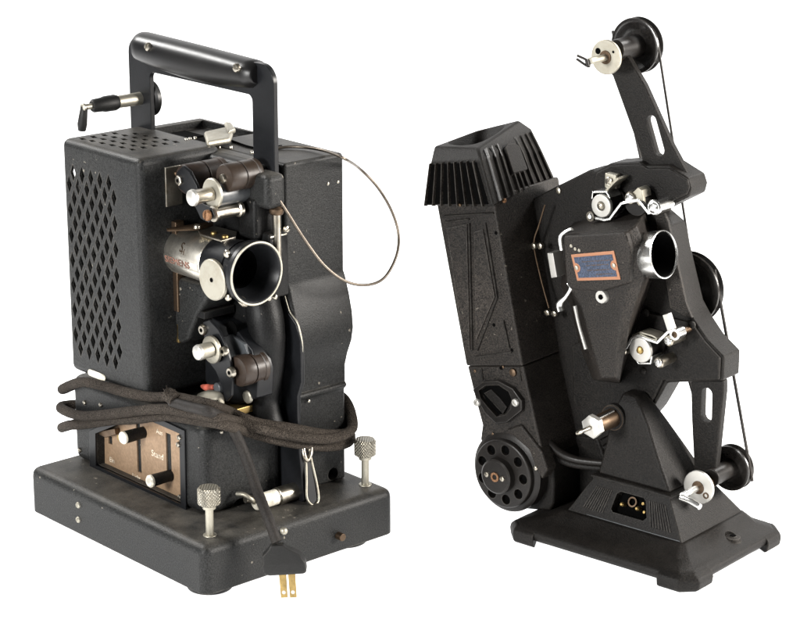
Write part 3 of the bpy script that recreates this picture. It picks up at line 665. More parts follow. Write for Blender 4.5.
# speed/hand control on the neck
SP = [(-124.3, 56.0, 125.2), (-126.5, -8.0, 119.0), (-122.1, 40.0, 125.6), (-124.5, 20.0, 122.3)]
q0 = V((SP[0][0], 56, SP[0][2]))
g = G(); g.lathe((q0.x, 60, q0.z), mY, [(0, 12.5), (6, 12.5), (7, 11.5), (7.1, 10.5)], 40); bs = part('control_boss', g, M_BDK, PB)
g = G(); g.ring((q0.x, 54, q0.z), mY, 10.6, 11.8, 1, 40); part('boss_ring', g, M_BRONZE, bs)
g = G(); g.lathe((q0.x, 54, q0.z), mY, [(0, 9), (14, 8.6), (28, 7.6), (30, 6)], 32); st = part('control_shaft', g, M_BRONZE, bs)
g = G(); g.cyl((q0.x + 3, 50, q0.z + 8), (q0.x + 3, 22, q0.z + 6.8), 1.6); part('shaft_highlight', g, M_CHROME, bs)  # bright chrome strip stands for the highlight on the shaft
g = G(); g.lathe((q0.x, 27, q0.z), mY, [(0, 9.5), (1.5, 11), (7, 11), (9, 8)], 6); part('hex_nut', g, M_WHITE, bs)
g = G(); g.lathe((q0.x, 18, q0.z), mY, [(0, 2.3), (14, 1.6), (14.2, 2.4), (19, 2.2), (21, .8)], 16); part('control_tip', g, M_NICK, bs)

# mechanism plate (tilted body), a single casting
g = G(); g.prism([(-245.1, 305.7), (-216.5, 322.6), (-177.6, 344.9), (-173.1, 343.7), (-155.7, 353.7), (-123.3, 360.2), (-116.7, 357.0), (-93.4, 360.9), (-72.0, 352.7), (-68.5, 344.2), (-70.3, 335.7), (-106.5, 314.4), (-91.2, 305.8), (-86.3, 290.9), (-68.0, 235.6), (-59.0, 223.3), (-45.2, 208.3), (-27.3, 196.0), (-27.3, 173.5), (-86.3, 159.0), (-95.4, 141.6), (-102.6, 128.4), (-114.2, 113.1), (-129.7, 109.6), (-158.2, 77.3), (-178.7, 70.4), (-197.5, 74.1), (-214.2, 82.4), (-231.1, 90.8), (-254.3, 176.6)], 1, 84, 112); mech = part('mechanism_case', g, M_BDK, PB, bev=2, seg=2)
g = G(); g.prism([(-168.7, 343.4), (-153.5, 352.2), (-121.2, 358.3), (-113.5, 355.3), (-91.3, 359.0), (-71.1, 351.5), (-69.2, 344.6), (-71.6, 337.9), (-104.6, 319.0), (-162.9, 298.4), (-179.8, 302.3)], 1, 81.5, 84.5); part('cover_plate', g, M_BDK, mech, bev=1.2, seg=2)
# strip behind the lens
g = G(); g.prism([(-103.4, 313.7), (-93.9, 317.9), (-89.4, 310.4), (-86.9, 301.6), (-67.3, 238.3), (-60.4, 226.5), (-68.9, 226.8), (-84.0, 231.4)], 1, 81, 84.5); part('side_rail', g, M_B, mech, bev=.8)
g = G(); g.prism([(-190.2, 174.7), (-161.1, 195.1), (-117.5, 222.7), (-61.5, 222.1), (-46.0, 206.4), (-29.8, 194.8), (-29.9, 175.0), (-89.0, 161.6), (-98.1, 142.3), (-113.8, 119.4), (-157.8, 87.6), (-187.5, 120.8)], 1, 80.5, 84.5); part('lower_cover', g, M_BDK, mech, bev=1.2)
for p in [(-211.9, 84.0, 319.9), (-229.2, 70.0, 266.7), (-221.7, 70.0, 268.0), (-212.1, 70.0, 205.2), (-204.0, 70.0, 205.8), (-219.2, 84.0, 141.7)]:
    slotted('screw', p, mY, 3.2, M_NICK, mech, 2.4)
g = G(); g.tube([(-217.4, 70.0, 307.9), (-223.8, 70.0, 287.8), (-229.2, 70.0, 268.6), (-221.6, 70.0, 240.0), (-210.5, 70.0, 209.9)], .9, 10); part('oil_pipe', g, M_BRONZE, mech)
# curved lower rim
RIM = [(-206.1, 42.0, 109.6), (-198.9, 42.0, 99.3), (-188.5, 44.0, 88.3), (-176.2, 48.0, 79.1), (-160.6, 52.0, 75.7), (-135.4, 58.0, 77.1)]
g = G(); g.tube(RIM, [2, 3.5, 4, 4, 3.5, 3], 14); part('case_rim', g, M_BGL, mech)
g = G(); g.tube([(p[0] - 4, p[1] + 3, p[2] - 7) for p in RIM], [1.5, 3, 3.5, 3.5, 3, 3], 14); part('case_rim', g, M_BDK, mech)
g = G(); q = [(-197.1, 60.0, 54.7)][0]; g.lathe(q, Y, [(0, 8), (2, 9), (50, 9)], 28); part('pivot_tube', g, M_BDK, mech)
g = G(); q = [(-196.7, 59.4, 55.0)][0]; g.cyl(q, V(q) + Y * .8, 6); part('pivot_bore', g, M_HOLE, mech)
g = G(); g.prism([(-234.7, 79.2), (-160.0, 90.3), (-145.3, 59.7), (-157.6, 14.2), (-186.4, 1.7), (-222.1, -2.2), (-242.7, 0.9), (-241.0, 36.6)], 1, 82, 132); part('hinge_bracket', g, M_BDK, mech, bev=3)

# lamp column: left face at y=28
CY0, CY1 = 26, 128
cl_ = [(-312.0, 306.1), (-274.0, 150.7), (-207.4, 164.5), (-244.2, 320.4)]
g = G(); g.prism(cl_, 1, CY0, CY1); colm = part('lamp_column', g, M_B, PB, bev=2.0, seg=3)
# raised ribs on the side face
PX = [(-270.7, 290.6), (-265.7, 168.2), (-252.0, 293.6), (-237.0, 225.5), (-237.0, 225.5), (-259.8, 169.4), (-229.6, 204.7), (-222.2, 179.0), (-298.1, 287.1), (-270.8, 294.4), (-262.1, 162.0), (-219.8, 175.6), (-300.5, 292.5), (-242.8, 304.6)]
g = G()
for i in range(0, len(PX) - 1, 2):
    a = V((PX[i][0], 0, PX[i][1])); b = V((PX[i + 1][0], 0, PX[i + 1][1])); d = (b - a).normalized(); n_ = V((d.z, 0, -d.x)) * 1.1
    g.loft([[tuple(a - n_ + Y * 26.5), tuple(a + n_ + Y * 26.5), tuple(a + n_ * .4 + Y * 24.1), tuple(a - n_ * .4 + Y * 24.1)], [tuple(b - n_ + Y * 26.5), tuple(b + n_ + Y * 26.5), tuple(b + n_ * .4 + Y * 24.1), tuple(b - n_ * .4 + Y * 24.1)]])
part('ribs', g, M_BDK, colm)
g = G(); g.prism([(-297.2, 281.6), (-273.5, 289.4), (-268.5, 167.9), (-275.7, 166.4)], 1, 24.4, 26.4); part('raised_panel', g, M_B, colm, bev=.6)
g = G(); g.prism([(-265.1, 283.1), (-254.6, 287.7), (-239.7, 225.2), (-261.5, 178.2)], 1, 24.4, 26.4); part('raised_panel', g, M_B, colm, bev=.6)
for p in [(-240.2, 26.0, 286.1), (-241.2, 26.0, 197.6), (-219.9, 26.0, 177.5), (-233.1, 27.0, 157.0)]:
    g = G(); g.cyl(V(p) + Y * .4, V(p) - Y * .3, 1.7); part('pin_hole', g, M_HOLE, colm)
# collar below the column
lw = [(-274.3, 150.1), (-265.6, 123.1), (-255.6, 95.2), (-257.8, 79.6), (-233.6, 63.2), (-180.9, 67.8), (-186.0, 89.3), (-208.3, 163.8)]
g = G(); g.prism(lw, 1, 28, 122); lowc = part('blower_neck', g, M_B, PB, bev=2, seg=3)
for p in [(-231.6, 28.0, 158.0), (-264.7, 28.0, 147.2), (-242.3, 28.0, 89.2)]:
    g = G(); g.screw(p, mY, 1.6, 1); part('rivet', g, M_BRONZE, lowc)
g = G(); qq = [(-258.7, 151.4), (-256.3, 151.9), (-253.8, 140.5), (-256.2, 140.0)]; g.prism(qq, 1, 27, 29); part('rib', g, M_BDK, lowc)
g = G(); qq = [(-214.1, 160.7), (-211.8, 161.2), (-209.2, 149.0), (-211.5, 148.5)]; g.prism(qq, 1, 27, 29); part('rib', g, M_BDK, lowc)
g = G(); q = [(-219.1, 27.0, 155.5)][0]; g.lathe(q, mY, [(-1, 4), (1, 3.6), (1.8, 2)], 20); part('knurled_nut', g, M_BRONZE, lowc)
# octagonal inspection window
g = G(); g.prism([(-263.3, 130.3), (-251.5, 140.8), (-233.8, 145.5), (-216.1, 141.4), (-205.5, 132.0), (-205.3, 122.2), (-222.5, 106.5), (-235.5, 102.6), (-248.7, 110.6), (-257.2, 120.7)], 1, 22.5, 28.5); c = G(); c.prism([(-256.1, 130.9), (-247.9, 137.6), (-232.5, 141.4), (-220.7, 137.5), (-217.1, 131.4), (-218.1, 121.3), (-223.8, 114.1), (-234.4, 109.8), (-245.2, 117.3), (-253.6, 124.4)], 1, 10, 27.5)
oc = part('inspection_frame', g, M_BGL, lowc, bev=1.2, seg=2, cut=c)
g = G(); g.prism([(-256.5, 129.3), (-248.2, 136.0), (-234.0, 139.1), (-223.4, 135.4), (-219.7, 128.3), (-227.7, 113.7), (-235.9, 109.9), (-246.7, 117.5)], 1, 27.0, 28.4); part('window_floor', g, M_HOLE, oc)
g = G(); g.prism([(-252.1, 128.5), (-243.8, 134.2), (-233.1, 127.7), (-224.7, 120.6), (-229.3, 112.7), (-241.3, 120.9)], 1, 25.5, 28); part('damper_flap', g, M_BDK, oc, bev=.6)
for p in [(-211.9, 22.0, 128.9), (-257.2, 22.0, 119.0)]:
    slotted('screw', p, mY, 3.7, M_WHITE, oc, 2.2)

# blower drum
DX, DZ = [(-225.0, 55.3)][0]
g = G(); g.lathe((DX + 0, 26, DZ), Y, [(0, 36), (2, 39), (38, 39), (42, 36)], 72)
dr = part('blower_drum', g, M_BGL, PB)
g = G(); g.prism([(DX - 39, DZ), (DX - 36, DZ + 30), (DX - 22, DZ + 50), (DX + 28, DZ + 50), (DX + 44, DZ + 18), (DX + 46, DZ - 6), (DX + 46, DZ - 24), (DX + 42, DZ - 33), (DX + 8, DZ - 39), (DX - 20, DZ - 34)], 1, 40, 95); part('drum_case', g, M_BDK, dr, bev=3, seg=3)
g = G(); g.lathe((DX, 20, DZ), Y, [(0, 32), (1.5, 33.5), (8, 33.5)], 72)
c = G()
for k in range(9):
    a = R(2 + 40 * k); rr = 24.8
    c.cyl((DX + math.cos(a) * rr, 15, DZ + math.sin(a) * rr), (DX + math.cos(a) * rr, 25, DZ + math.sin(a) * rr), 4.9, seg=28)
vr = part('vent_ring', g, M_BGL, dr, bev=1.0, cut=c)
g = G(); g.cyl((DX, 24.2, DZ), (DX, 26.5, DZ), 32); part('vent_backing', g, M_HOLE, dr)
g = G(); g.lathe((DX - 2, 12, DZ - 1), Y, [(0, 15.5), (1.2, 17), (8, 17.4), (8.8, 19)], 56); hc = part('hub_cap', g, M_BGL, dr)
g = G(); g.ring((DX - 2, 11, DZ - 1), Y, 2.6, 4.6, 2, 28); part('hub_ring', g, M_RUST, hc)
for dx_ in (-9.5, 9.0):
    slotted('screw', (DX - 2 + dx_, 12, DZ - 1 + .5), mY, 2.7, M_NICK, hc, 1.8)
g = G(); q = [(-189.8, 26.0, 68.2)][0]; g.screw(q, mY, 2.6, 2); part('rivet', g, M_NICK, dr)
g = G(); g.prism([(-225.2, 98.2), (-207.7, 107.2), (-182.9, 86.2), (-175.7, 70.2), (-182.3, 58.7), (-188.3, 67.2), (-198.0, 84.7)], 1, 25, 40); part('hinge_lug', g, M_B, dr, bev=2, seg=3)

# ventilated cap
bF = [(-321, 20, 300), (-238, 20, 312.5), (-250, 131, 317), (-333, 131, 305)]
bM = [(-315.2, 21.5, 341.8), (-254.9, 22.0, 353.3), (-263.3, 128.0, 342.6)] + [(-331, 128, 338)]
tP = [(-317.4, 30.0, 356.2), (-268.5, 34.0, 360.5), (-280.4, 112.0, 372.9), (-333.5, 114.0, 354.8)]
g = G()
tM = [(-316.7, 27.0, 351.1), (-264.1, 30.0, 359.0), (-272.3, 122.0, 363.7)] + [(-326, 122, 348)]
cap_rings = [bF, bM, tM, tP]
g.loft(cap_rings)
c = G()
ctr = (V(tP[0]) + V(tP[1]) + V(tP[2]) + V(tP[3])) / 4 + V((3, 3, 0))
nrm = (V(tP[1]) - V(tP[0])).cross(V(tP[3]) - V(tP[0])).normalized()
if nrm.z < 0: nrm = -nrm
eu = (V(tP[1]) - V(tP[0])).normalized(); ev = nrm.cross(eu)
def bil(q4, s_, t_):
    a, b, c_, d = [V(p) for p in q4]
    return (a * (1 - s_) + b * s_) * (1 - t_) + (d * (1 - s_) + c_ * s_) * t_
def sup(a, r_):
    cs, sn = math.cos(a), math.sin(a)
    return .5 + r_ * math.copysign(abs(cs) ** .75, cs), .5 + r_ * math.copysign(abs(sn) ** .75, sn)
c.loft([[tuple(bil(tP, *sup(2 * math.pi * i / 56, r_)) + nrm * h_) for i in range(56)] for (r_, h_) in ((.27, -24), (.44, 0), (.455, 6))])
# scoop that dips the front lip
cap = part('lamp_cap', g, M_BDK, colm, bev=3.2, seg=4, ang=25, cut=c)
g = G(); g.loft([[tuple(bil(tP, *sup(2 * math.pi * i / 56, .265)) + nrm * h_) for i in range(56)] for h_ in (-23.8, -22.8)]); part('cap_well', g, M_HOLE, cap)
def rib(g, q4, s_, t0, t1, w, h, n):
    n = V(n)
    P_ = [bil(q4, s_ - w, t0), bil(q4, s_ + w, t0), bil(q4, s_ + w, t1), bil(q4, s_ - w, t1)]
    Q_ = [bil(q4, s_ - w * .5, t0 + .01), bil(q4, s_ + w * .5, t0 + .01), bil(q4, s_ + w * .5, t1 - .01), bil(q4, s_ - w * .5, t1 - .01)]
    g.loft([[tuple(p - n * .6) for p in P_], [tuple(p + n * h) for p in Q_]])
fL = (bF[0], bF[1], bM[1], bM[0]); 
qL = [V(bF[0]), V(bF[1]), V(bM[1]), V(bM[0])]
g = G(); g.loft([[tuple(bil(qL, a, b) + V((0, .5, 0))) for a, b in ((.01, .05), (.93, .05), (.90, .96), (.01, .96))], [tuple(bil(qL, a, b) + V((0, -.5, 0))) for a, b in ((.01, .05), (.93, .05), (.90, .96), (.01, .96))]]); part('rib_gap_shade', g, M_HOLE, cap)  # dark sheet on the face paints the shade between the ribs
g = G()
for k in range(8):
    rib(g, qL, .035 + k * .118, .0, 1.0, .009, 3.6, (0, -1, .05))
part('cooling_ribs', g, M_B, cap)
# front face ribs (facing the lens side)
qR = [V(bF[1]), V(bF[2]), V(tP[2]), V(tP[1])]
nR = (qR[1] - qR[0]).cross(qR[3] - qR[0]).normalized()
if nR.x < 0: nR = -nR
qR1 = [V(bF[1]), V(bF[2]), V(bM[2]), V(bM[1])]; qR2 = [V(bM[1]), V(bM[2]), V(tM[2]), V(tM[1])]
g = G()
def rib2(s_, ta, tb, w, h):
    quads = (qR1, [V(bM[1]), V(bM[2]), V(tM[2]), V(tM[1])])
    for q4, u0, u1 in ((quads[0], .06, 1.03), (quads[1], -.05, tb)):
        n = (q4[1] - q4[0]).cross(q4[3] - q4[0]).normalized()
        if n.x < 0: n = -n
        rib(g, q4, s_, u0, u1, w, h, n)
for s_ in (.10, .20, .30, .64, .74, .84, .93): rib2(s_, .04, .9, .016, 2.6)
part('cooling_ribs', g, M_BGL, cap)
g = G()
for s_ in (.40, .475, .55):
    n = (qR1[1] - qR1[0]).cross(qR1[3] - qR1[0]).normalized(); n = n if n.x > 0 else -n
    rib(g, qR1, s_, .06, .55, .014, 2.6, n)
part('cooling_ribs', g, M_BGL, cap)
g = G(); n = (qR2[1] - qR2[0]).cross(qR2[3] - qR2[0]).normalized(); n = n if n.x > 0 else -n
P_ = [bil(qR1, .37, .50) , bil(qR1, .60, .50), bil(qR1, .60, 1.15), bil(qR1, .55, 1.24), bil(qR1, .42, 1.24), bil(qR1, .37, 1.15)]
g.loft([[tuple(p - n * .8) for p in P_], [tuple(p + n * 4.4) for p in P_]]); part('cap_pad', g, M_BDK, cap, bev=1)
for (s_) in (.16, .66):
    g = G(); g.screw(tuple(bil(qR1, s_, .03) + V((.6, 0, 0))), X, 2.2, 1.2); part('rivet', g, M_RUST, cap)
g = G(); g.screw([(-277.2, 19.0, 308.0)][0], mY, 1.6, 1.2); part('rivet', g, M_BRONZE, cap)

# lens head with the nameplate
g = G()
front = [(-167.5, 294.6), (-100.6, 309.4), (-93.8, 294.2), (-94.1, 274.1), (-105.4, 229.6), (-110.0, 171.5), (-125.2, 168.2), (-135.9, 193.5), (-150.3, 232.2), (-163.0, 250.6)]
mid = [(-175.9, 295.9), (-98.1, 313.3), (-89.0, 296.6), (-88.9, 265.5), (-101.3, 224.3), (-111.3, 165.8), (-133.2, 162.1), (-145.1, 189.3), (-159.6, 228.2), (-173.5, 246.5)]
back = [(-195.5, 292.1), (-116.5, 316.1), (-111.5, 298.4), (-107.6, 252.3), (-121.2, 208.0), (-139.1, 146.3), (-170.7, 143.5), (-185.3, 170.0), (-197.9, 210.7), (-210.0, 229.9)]
g.loft([xz(front, 35), xz(mid, 44), xz(back, 86)])
head = part('lens_head', g, M_B, PB, bev=1.6, seg=3, ang=18)
g = G(); g.prism([(-167.5, 294.6), (-100.6, 309.4), (-93.8, 294.2), (-94.8, 263.9), (-125.6, 249.9), (-158.4, 245.8), (-163.0, 250.6)], 1, 30, 46); part('name_housing', g, M_B, head, bev=2.6, seg=3)
# bright edge strips behind the head
g = G(); g.prism([(-195.1, 271.1), (-188.4, 272.3), (-183.3, 250.4), (-190.0, 248.2)], 1, 44, 58); part('bright_strip', g, M_WHITE, head, bev=.6)
g = G(); g.tube([(-160.6, 34.0, 301.4), (-172.5, 34.0, 293.0), (-172.5, 36.0, 279.5)], 1.3, 10, flat=1.6); part('gate_spring', g, M_CHROME, head)
g = G(); g.tube([(-166.5, 38.0, 249.1), (-163.1, 38.0, 245.0), (-168.4, 38.0, 235.6), (-174.9, 38.0, 227.7), (-173.6, 38.0, 221.3)], [1.8, 2, 2, 3.6, 3.6], 12, 6, flat=.6); part('gate_catch', g, M_CHROME, head)
g = G(); g.tube([(-154.6, 33.0, 230.8), (-149.7, 33.0, 213.8), (-141.3, 33.0, 192.7)], [1.9, 1.6, 1.9], 12); part('guide_pin', g, M_WHITE, head)
# nameplate
q4 = [(-156.1, 29.4, 278.1), (-112.3, 29.4, 288.9), (-105.2, 29.4, 266.7), (-149.4, 29.4, 257.4)]
TL, TR, BRq, BLq = [V(p) for p in q4]
eu_ = (TR - TL); ev_ = (BLq - TL)
def npt(u, v, y): p = TL + (TR - TL) * u * (1 - v) + (BRq - BLq) * u * v + ev_ * v; return (p.x, y, p.z)
g = G(); g.loft([[npt(u, v, 31.5) for u, v in ((-.03, -.06), (1.03, -.06), (1.03, 1.06), (-.03, 1.06))], [npt(u, v, 29.2) for u, v in ((-.03, -.06), (1.03, -.06), (1.03, 1.06), (-.03, 1.06))]])
npn = part('nameplate', g, M_COPPER, head, bev=.3)
notch = []
for k in range(9):
    a = math.pi / 2 - math.pi * k / 8; notch.append((1 - .03 - .10 * math.cos(a), .5 - .20 * math.sin(a)))
pl = [(.03, .065), (.97, .065)] + [(.97, .30)] + [(u, v) for u, v in notch[::1]] + [(.97, .70), (.97, .935), (.03, .935), (.03, .70)] + [(1 - u, 1 - v) for u, v in notch] + [(.03, .30)]
g = G(); g.loft([[npt(u, v, 29.6) for u, v in pl], [npt(u, v, 28.9) for u, v in pl]]); part('name_field', g, M_BLUEPL, npn)
for (u, v) in ((.04, .5), (.955, .5)):
    g = G(); g.screw(npt(u, v, 28.9), mY, 2.0, 1.0); part('rivet', g, M_NICK2, npn)
for j, (v0, u0, u1) in enumerate(((.26, .2, .9), (.42, .28, .82), (.62, .28, .8), (.80, .48, .86))):
    g = G(); u = u0
    while u < u1:
        w = random.uniform(.012, .03); hgt = random.uniform(.025, .05)
        g.loft([[npt(u, v0, 29.0), npt(u + w, v0, 29.0), npt(u + w, v0 + hgt, 29.0), npt(u, v0 + hgt, 29.0)], [npt(u, v0, 28.8), npt(u + w, v0, 28.8), npt(u + w, v0 + hgt, 28.8), npt(u, v0 + hgt, 28.8)]])
        u += w + random.uniform(.008, .02)
    part('engraved_line', g, M_BRONZE, npn)
q = [(-125.3, 33.0, 245.1)][0]
g = G(); g.lathe((q[0], 36, q[2]), mY, [(0, 6.4), (4, 6.2), (5, 5.6)], 32); nb = part('adjuster', g, M_WHITE, head)
g = G(); g.lathe((q[0], 38, q[2]), mY, [(0, 8.2), (2.5, 8.0)], 32); part('adjuster_washer', g, M_BGL, nb)
g = G(); g.cyl((q[0], 31.2, q[2]), (q[0], 30.4, q[2]), 2.4); part('adjuster_bore', g, M_HOLE, nb)
for q in [(-158.4, 30.0, 286.8), (-153.9, 30.0, 284.8), (-149.5, 30.0, 284.2)]:
    g = G(); g.lathe(q, mY, [(-.5, 2.2), (.4, 1.2)], 7); part('paint_chip', g, M_NICK2, head)
# lens barrel: axis tilted up
TH = R(11.5); lx = V((math.cos(TH), 0, math.sin(TH)))
LC = V([(-77.5, 58.0, 287.2)][0])
def LB(t): return LC + lx * t
g = G(); g.lathe(LB(-62), lx, [(0, 26), (8, 26), (14, 22), (18, 19)], 48); part('lens_socket', g, M_BDK, head)
g = G(); g.lathe(LB(-48), lx, [(0, 17.5), (8, 17.5), (9, 16.6), (11, 16.6), (12, 17.8), (24, 17.8), (24.5, 17), (26, 17)], 64); lb2 = part('lens_barrel', g, M_CHROME, PB)
g = G(); g.lathe(LB(-23), lx, [(0, 17), (3, 19), (9, 20.8), (20, 21.4), (23, 21.6), (23.4, 20.6), (22.4, 20.0), (21, 19.9), (4, 17)], 72, cap=False); lr = part('lens_hood', g, M_WHITE, lb2)
lr.data.materials[0] = M_CHROME
g = G(); 
pr = [(-1.2, 21.3), (-2.2, 21.3), (-18, 17.2), (-26, 16.0), (-27, 15.6), (-26.4, 14.5)]
g.lathe(LB(0), lx, [(-1.2, 19.9), (-3, 19.2), (-14, 17.0), (-22, 14.5), (-22.5, .4)], 72, cap=False); part('hood_lining', g, M_HOLE, lr)
g = G(); g.lathe(LB(-21), lx, [(0, 13.5), (1.5, 12), (3, 6)], 48); part('lens_glass', g, M_GLASS, lr)

# upper film sprocket group (y ~ 50..80)
SU = [(-144.4, 56.0, 321.1), (-116.9, 62.0, 331.6), (-90.2, 62.0, 327.6), (-157.0, 58.0, 309.0), (-147.2, 74.0, 340.5)]
U0, U1, U2, U3, U4 = [V(p) for p in SU]
g = G(); g.lathe((U0.x, 60, U0.z), Y, [(0, 10), (23, 10)], 40); g.lathe((U0.x, 77, U0.z), Y, [(0, 12), (2, 12)], 40); spr = part('film_sprocket', g, M_BGL, PB)
g = G(); g.ring((U0.x, 55, U0.z), Y, 4.0, 10.6, 4, 48); part('sprocket_washer', g, M_WHITE, spr, bev=.8)
g = G(); g.lathe((U0.x, 58, U0.z), mY, [(0, 4), (2, 4), (4.4, 3.3), (5.4, 1.6)], 24); part('sprocket_nut', g, M_NICK, spr)
def ribbon(name, pts, y0, y1, t, m, parent):
    """bent strip: polyline in x,z with width y0..y1"""
    g = G(); n = len(pts); L1 = []; L2 = []
    for i in range(n):
        a = V((pts[max(i - 1, 0)][0], pts[max(i - 1, 0)][1])); b = V((pts[min(i + 1, n - 1)][0], pts[min(i + 1, n - 1)][1]))
        d = (b - a).normalized(); nn = V((-d.y, d.x)) * t / 2; p = V(pts[i]); L1.append(p + nn); L2.append(p - nn)
    rings = [[(L1[i].x, y0, L1[i].y), (L1[i].x, y1, L1[i].y), (L2[i].x, y1, L2[i].y), (L2[i].x, y0, L2[i].y)] for i in range(n)]
    g.loft(rings); return part(name, g, m, parent, bev=.4)
ribbon('sprocket_guard', [(-156.9, 325.2), (-156.0, 331.4), (-141.3, 334.1), (-137.3, 328.7)], 58, 76, 1.8, M_CHROME, spr)
ribbon('sprocket_guard', [(-159.2, 310.0), (-151.4, 308.0), (-142.6, 308.0), (-136.7, 309.9), (-133.1, 315.1), (-124.8, 326.1), (-117.3, 328.7), (-106.7, 331.7), (-103.4, 329.0), (-95.2, 321.7), (-91.6, 323.6)], 58, 63, 2.6, M_CHROME, spr)
ribbon('guard_arm', [(-144.1, 333.9), (-137.8, 341.3), (-131.5, 347.3)], 62, 78, 2.2, M_NICK2, spr)
g = G(); g.prism([(-116.3, 335.9), (-110.1, 342.4), (-105.8, 340.3), (-103.2, 327.9), (-108.4, 325.3), (-112.9, 330.1)], 1, 62, 76); part('guard_block', g, M_NICK2, spr, bev=.8)
g = G(); g.lathe((U1.x, 60, U1.z), Y, [(0, 5), (1, 5.8), (20, 5.8)], 28); rp = part('guard_post', g, M_NICK, spr); slotted('screw', (U1.x, 60, U1.z), mY, 4.4, M_CHROME, rp)
g = G(); g.lathe((U3.x, 60, U3.z), V((-.1, -1, .0)), [(-14, 3.6), (0, 4.6), (3, 4.6)], 24); rp = part('guard_post', g, M_NICK, spr)
g = G(); g.lathe((U3.x, 57, U3.z), mY, [(0, 3), (1.2, 2)], 16); part('screw', g, M_CHROME, rp)
g = G(); g.box(U4.x - 6, U4.x + 7, 72, 80, U4.z - 7, U4.z + 7); bb = part('stop_bracket', g, M_NICK2, spr, bev=1.5); slotted('screw', (U4.x, 71.8, U4.z), mY, 4.2, M_NICK, bb)
g = G(); g.lathe((U2.x, 58, U2.z), Y, [(0, 6), (1, 7), (3, 7), (3.1, 5.2), (26, 5.2)], 32); ip = part('idler_roller', g, M_CHROME, PB); slotted('screw', (U2.x, 58, U2.z), mY, 4.8, M_CHROME, ip)
g = G(); g.lathe((U0.x + 30, 66, U0.z + 6), Y, [(0, 12), (16, 12)], 40); part('drive_roller', g, M_BGL, spr)

# lower film sprocket group
SL_ = [(-97.7, 56.0, 195.0), (-119.0, 58.0, 189.7), (-70.1, 58.0, 208.5), (-79.6, 60.0, 185.9), (-66.3, 56.0, 225.6), (-61.9, 58.0, 216.7)]
Q0, Q1, Q2, Q3, Q4, Q5 = [V(p) for p in SL_]
g = G(); g.lathe((Q0.x, 60, Q0.z), Y, [(0, 10), (22, 10)], 40); g.lathe((Q0.x, 76, Q0.z), Y, [(0, 12.4), (2, 12.4)], 40); sp2 = part('film_sprocket', g, M_BGL, PB)
g = G(); g.ring((Q0.x, 55, Q0.z), Y, 3.4, 11.6, 4, 48); part('sprocket_washer', g, M_WHITE, sp2, bev=.8)
g = G(); g.lathe((Q0.x, 58, Q0.z), mY, [(0, 3.6), (2, 3.6), (4.4, 3.0), (5.2, 1.4)], 24); part('sprocket_nut', g, M_BRASS, sp2)
ribbon('sprocket_guard', [(-120.5, 188.2), (-113.0, 194.5), (-107.9, 204.0), (-101.5, 207.7), (-88.5, 206.0), (-80.5, 205.3), (-75.9, 210.4), (-69.7, 217.2), (-64.6, 220.1)], 56, 61, 2.6, M_CHROME, sp2)
ribbon('sprocket_guard', [(-110.0, 204.8), (-101.5, 209.8), (-88.5, 209.1), (-83.1, 207.3)], 60, 76, 1.8, M_NICK2, sp2)
ribbon('sprocket_guard', [(-105.2, 185.4), (-101.2, 181.0), (-88.3, 183.7), (-87.0, 191.0)], 58, 74, 1.8, M_CHROME, sp2)
ribbon('lever_tab', [(-70.3, 234.5), (-64.5, 221.3)], 52, 58, 6.2, M_WHITE, sp2)
g = G(); g.ring((Q5.x, 55, Q5.z), Y, 2.8, 5.4, 12, 32); part('guard_eye', g, M_CHROME, sp2, bev=.5)
g = G(); g.cyl((Q5.x, 58, Q5.z), (Q5.x, 82, Q5.z), 2.8); part('guard_pin', g, M_BRONZE, sp2)
for q, r_ in ((Q2, 5), (Q3, 5)):
    g = G(); g.lathe((q.x, 58, q.z), Y, [(0, r_ - 1), (1, r_), (23, r_)], 28); rp = part('guard_post', g, M_NICK, sp2); slotted('screw', (q.x, 58, q.z), mY, r_ - 1.4, M_CHROME, rp)
g = G(); g.lathe((Q1.x, 57, Q1.z), Y, [(0, 4), (1, 4.8), (22, 4.8)], 28); rp = part('guard_post', g, M_NICK, sp2); slotted('screw', (Q1.x, 57, Q1.z), mY, 3.4, M_CHROME, rp)
for p in [(-108.9, 80.0, 222.2), (-110.1, 80.0, 166.5), (-59.5, 80.0, 220.4)]:
    g = G(); g.screw(p, mY, 3.4, 1.6); part('screw', g, M_BDK, mech)

# reel arms
def pulley(cx_, cz_, r, y0, y1, name='pulley', hub=.38):
    L = y1 - y0; g = G()
    g.lathe((cx_, y0, cz_), Y, [(3.2, .5), (3.0, r * .5), (2.6, r * .70), (.4, r * .82), (0, r * .92), (.5, r * .985), (1.8, r), (3.0, r * .97), (L / 2, r * .86), (L - 3.0, r * .97), (L - 2.0, r), (L - .6, r * .98), (L, r * .9), (L, .5)], 72, cap=False)
    o = part(name, g, M_PUL, PB)
    return o
ua = [(-174.4, 456.0), (-166.9, 461.3), (-158.2, 461.4), (-143.8, 450.4), (-125.8, 428.2), (-95.1, 377.9), (-75.1, 350.8), (-72.6, 342.1), (-78.5, 333.9), (-97.3, 327.3), (-119.4, 342.3), (-129.0, 367.7), (-160.5, 432.1), (-174.0, 443.3)]
sl = [(-117.1, 396.7), (-107.6, 371.6)]
c = G(); a, b = V((sl[0][0], 0, sl[0][1])), V((sl[1][0], 0, sl[1][1])); d = (b - a).normalized(); n_ = V((-d.z, 0, d.x)); rS = 5.2
pp2 = [a + (n_ * math.cos(t) - d * math.sin(t)) * rS for t in [math.pi * k / 12 for k in range(13)]] + [b + (-n_ * math.cos(t) + d * math.sin(t)) * rS for t in [math.pi * k / 12 for k in range(13)]]
c.prism([(p.x, p.z) for p in pp2], 1, 80, 110)
g = G(); g.prism(ua, 1, 91, 98)
uarm = part('reel_arm', g, M_BDK, PB, bev=1.6, seg=3, cut=c)
